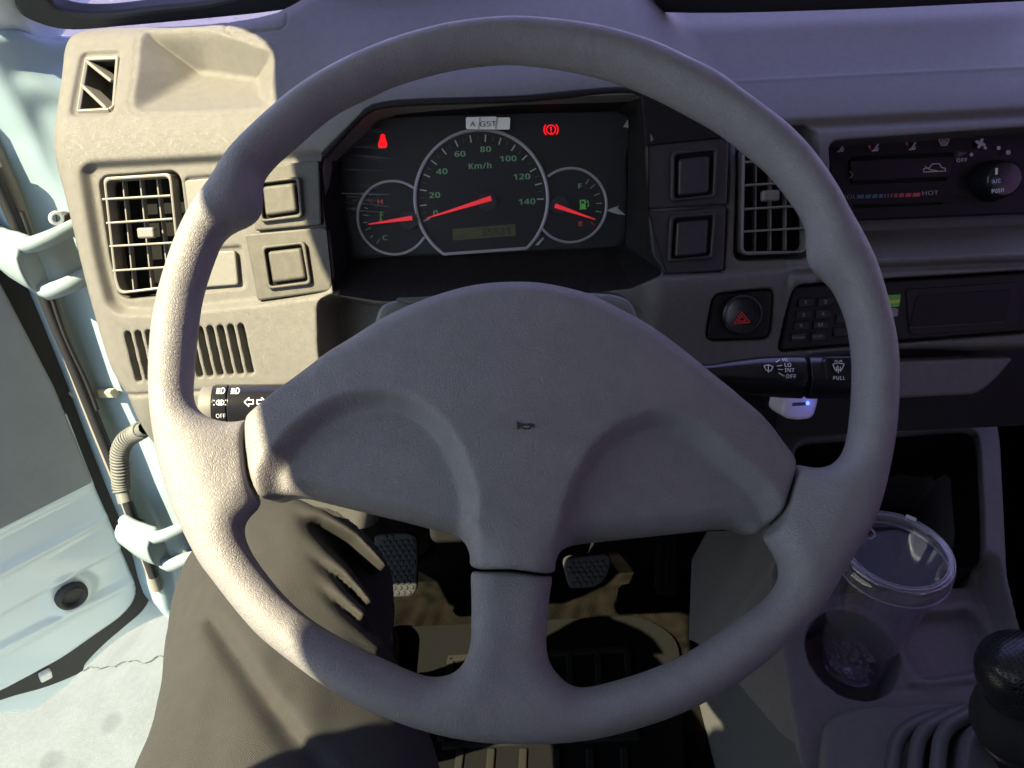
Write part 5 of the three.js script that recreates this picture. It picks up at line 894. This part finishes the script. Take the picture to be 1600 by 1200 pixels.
// ------------------------------------------------------------------ pedals and mat
{
  const up = V(0, 0.55, 0.83);
  const pedal = (name, label, cat, c, t, pts, arm, mat) => {
    const fr = new Frame(at(...c, t), up), g = thing(name, label, cat, fr), P = rounded(fr.poly(pts), 0.012, 6);
    part(g, 'pad', plate(P, -0.014, 0, 0.003, [], 3), mat);
    const sd = sdPoly(P), st = [], s = 0.0082, xs = P.map(p => p[0]), ys = P.map(p => p[1]);
    for (let j = 0, y = Math.min(...ys); y < Math.max(...ys); y += s * 0.866, j++) for (let x = Math.min(...xs) + (j % 2) * s / 2; x < Math.max(...xs); x += s) if (sd(x, y) < -0.005) { const k = new THREE.CylinderGeometry(0.0026, 0.0039, 0.0022, 6); k.rotateX(Math.PI / 2); k.translate(x, y, 0.0008); st.push(k); }
    part(g, 'rubber_studs', merge(st), mat).userData.kind = 'stuff';
    part(g, 'arm', tube(arm.map(p => fr.local(at(...p))), 0.009, 20, 10), M.black);
  };
  const pm = dull(lin(0.026, 0.027, 0.031), 0.65);
  pedal('clutch_pedal', 'black clutch pedal with honeycomb rubber beside the trouser knee', 'pedal', [617, 883], 1.0, [[584, 838], [598, 834], [638, 833], [652, 840], [653, 875], [651, 922], [644, 932], [602, 935], [590, 930], [586, 880]], [[625, 885, 1.03], [672, 868, 1.06], [690, 830, 1.08], [690, 780, 1.1]], pm);
  pedal('brake_pedal', 'dark brake pedal right of the lower wheel spoke', 'pedal', [915, 893], 1.0, [[878, 874], [948, 865], [955, 872], [952, 895], [940, 912], [930, 918], [892, 921], [886, 910]], [[915, 885, 1.03], [930, 860, 1.06], [940, 800, 1.08]], std(lin(0.04, 0.038, 0.045), 0.6));
  const fr = new Frame(at(1042, 888, 1.02), V(0, 0.45, 0.89)), g = thing('accelerator_pedal', 'long narrow black accelerator pedal in the dark footwell', 'pedal', fr);
  part(g, 'pad', plate(rounded(fr.poly([[1028, 838], [1064, 836], [1060, 930], [1024, 932]]), 0.01), -0.012, 0, 0.003), M.mat);
  for (const x of [1034, 1044, 1054]) part(g, 'ridge', bar(P3(fr, x + 1, 845, 0.001), P3(fr, x - 2, 924, 0.001), 0.003, 0.003), M.mat);
}
{
  const FL = new Frame(V(0, 0.105, 0), V(0, 1, 0)), g = thing('floor_mat', 'dark ribbed rubber floor mat under the steering wheel', 'floor mat', FL);
  part(g, 'mat_sheet', plate(rounded(FL.poly([[560, 1060], [600, 985], [1000, 965], [1060, 1000], [1075, 1300], [540, 1300]]), 0.03), 0, 0.008, 0.002), M.mat);
  const B = (x0, y0, x1, y1, w = 0.011) => part(g, 'rib', bar(P3(FL, x0, y0, 0.009), P3(FL, x1, y1, 0.009), w, 0.008), M.matRib);
  B(700, 1030, 982, 1014); B(980, 1014, 990, 1150); B(690, 1165, 1000, 1150);
  for (const [x, s] of [[705, -16], [752, -10], [798, -6], [846, -2], [890, 2], [934, 6]]) B(x, 1028 - (x - 700) * 0.057, x + s, 1158);
  for (const [x, s] of [[720, -16], [768, -10], [818, -6], [870, -2], [922, 3], [975, 8]]) B(x, 1170, x + s, 1300);
}

// ------------------------------------------------------------------ the driver: one bent leg in trousers beside the wheel
{
  const g = thing('person', 'seated person in dark brown grey trousers, left knee raised beside the wheel', 'person', null);
  const K = at(458, 940, 0.56), Q = at(372, 1200, 0.42), hip = Q.clone().addScaledVector(Q.clone().sub(K).normalize(), 0.19); hip.y = mix(hip.y, 0.56, 0.6); hip.x += 0.05;
  const An = V(-0.225, 0.19, -0.50), pel = V(0.0, 0.55, 0.20);
  const cap = (p, a, b, ra, rb) => { const bx = b.x - a.x, by = b.y - a.y, bz = b.z - a.z, px = p[0] - a.x, py = p[1] - a.y, pz = p[2] - a.z, t = clamp((px * bx + py * by + pz * bz) / (bx * bx + by * by + bz * bz)), r = mix(ra, rb, t); return Math.hypot(px - bx * t, py - by * t, pz - bz * t) - r; };
  const KR = V(0.16, 0.44, -0.14), AR = V(0.17, 0.2, 0.06);
  // folds of cloth at the knee: ridges fanning towards the shin, read on a plane through the knee
  const KF = new Frame(K, EYE.clone().sub(K).normalize());
  const fl = [[[455, 800], [500, 814], [550, 845], [590, 888]], [[450, 850], [490, 868], [530, 900], [562, 940]], [[440, 872], [475, 893], [512, 920], [552, 958]], [[440, 905], [480, 935], [520, 968], [568, 1000]], [[450, 960], [490, 990], [540, 1020], [590, 1050]]].map(f => KF.poly(f));
  const zl = KF.poly([[400, 770], [456, 800], [474, 850], [484, 900], [500, 950], [540, 1000], [620, 1060], [720, 1060], [720, 740]]), zs = sdPoly(zl), zoneD = (x, y) => -zs(x, y);
  const fold = (x, y) => { let r = 0; for (const f of fl) { let best = 9, tt = 0; for (let i = 0; i < 3; i++) { const a = f[i], b = f[i + 1], ex = b[0] - a[0], ey = b[1] - a[1], t = clamp(((x - a[0]) * ex + (y - a[1]) * ey) / (ex * ex + ey * ey)), dx = x - a[0] - ex * t, dy = y - a[1] - ey * t, d = Math.hypot(dx, dy); if (d < best) { best = d; tt = (i + t) / 3; } } const wd = mix(0.0085, 0.0052, tt); r = Math.max(r, Math.exp(-((best / wd) ** 3))); } return r; };
  const KFn = [KF.u, KF.v, KF.n], seamA = KF.poly([[352, 968], [400, 1025], [458, 1092], [529, 1156], [600, 1235]]);
  const trousers = (x, y, z) => {
    const p = [x, y, z];
    let d = smin(cap(p, hip, K, 0.126, 0.0655), cap(p, K, An, 0.066, 0.064), 0.07);
    d = smin(d, cap(p, pel, hip, 0.14, 0.11), 0.06);
    d = smin(d, cap(p, pel, V(0.12, 0.53, 0.14), 0.14, 0.10), 0.05); d = smin(d, cap(p, V(0.12, 0.53, 0.14), KR, 0.10, 0.072), 0.05); d = smin(d, cap(p, KR, AR, 0.07, 0.06), 0.03);
    const qx = x - K.x, qy = y - K.y, qz = z - K.z, u = qx * KF.u.x + qy * KF.u.y + qz * KF.u.z, v = qx * KF.v.x + qy * KF.v.y + qz * KF.v.z, w = qx * KF.n.x + qy * KF.n.y + qz * KF.n.z;
    if (d < 0.05 && w > -0.03) {
      const zn = zoneD(u, v), zone = sstep(-0.004, 0.03, zn);
      d += 0.034 * zone - 0.036 * zone * Math.min(1, fold(u, v));
      let sd = 9; for (let i = 0; i < 4; i++) { const a = seamA[i], b = seamA[i + 1], ex = b[0] - a[0], ey = b[1] - a[1], t = clamp(((u - a[0]) * ex + (v - a[1]) * ey) / (ex * ex + ey * ey)), s = Math.hypot(u - a[0] - ex * t, v - a[1] - ey * t); if (s < sd) sd = s; }
      d += 0.007 * Math.exp(-((sd / 0.005) ** 2)) * sstep(0.16, 0.02, v - seamA[2][1] ) ;
    }
    d += 0.0025 * n3(x * 9, y * 9, z * 6) + (d < 0.03 ? 0.0012 * n3(x * 34, y * 16, z * 22) : 0);
    return d * 0.85;
  };
  const cloth = std(0xffffff, 0.85, { map: speck([0.021, 0.0198, 0.0196], 0.08, 61, 0.02), bumpMap: rep(clothBump, 1), bumpScale: 0.0004 });
  const geo = nets(trousers, [-0.40, 0.10, -0.70, 0.32, 0.76, 0.36], 0.003);
  part(g, 'body', boxUV(geo, 0.08), cloth);
  // stitched outer seam along the thigh
  const shoe = (p, dir) => { const b = [p.x - 0.08, 0.105, p.z - 0.22, p.x + 0.08, 0.24, p.z + 0.1], toe = V(p.x, 0.145, p.z - 0.14), heel = V(p.x, 0.15, p.z + 0.02); return nets((x, y, z) => Math.max(smin(cap([x, y, z], toe, heel, 0.042, 0.04), cap([x, y, z], heel, V(p.x, 0.2, p.z), 0.04, 0.045), 0.03), 0.112 - y), b, 0.005); };
  part(g, 'shoe', boxUV(shoe(An), 0.1), M.black); part(g, 'shoe', boxUV(shoe(AR), 0.1), M.black);
  // shirt: torso and the left arm bent up to the phone behind the camera
  const shirt = (x, y, z) => { const p = [x, y, z]; let d = smin(cap(p, V(0, 0.58, 0.22), V(0, 0.95, 0.27), 0.145, 0.15), cap(p, V(-0.16, 1.04, 0.28), V(0.16, 1.04, 0.28), 0.07, 0.07), 0.08); d = smin(d, cap(p, V(-0.18, 1.04, 0.26), V(-0.31, 0.90, 0.02), 0.062, 0.054), 0.04); return smin(d, cap(p, V(-0.31, 0.90, 0.02), V(-0.29, 1.07, 0.01), 0.052, 0.046), 0.02); };
  part(g, 'shirt', boxUV(nets(shirt, [-0.42, 0.42, -0.02, 0.30, 1.16, 0.46], 0.009), 0.1), std(lin(0.12, 0.12, 0.13), 0.9));
}
{
  const s = thing('driver_seat', 'grey cloth driver seat carrying the seated person', 'seat', null), m = std(lin(0.11, 0.11, 0.12), 0.9);
  const c = new RoundedBoxGeometry(0.46, 0.12, 0.46, 4, 0.04); c.translate(0.0, 0.40, 0.22); part(s, 'cushion', c, m);
  const b = new RoundedBoxGeometry(0.46, 0.62, 0.12, 4, 0.05); b.rotateX(-0.2); b.translate(0.0, 0.76, 0.50); part(s, 'backrest', b, m);
  const k = new RoundedBoxGeometry(0.42, 0.26, 0.42, 2, 0.02); k.translate(0, 0.225, 0.24); part(s, 'seat_base', k, M.black);
}
renderer.render(scene, camera);
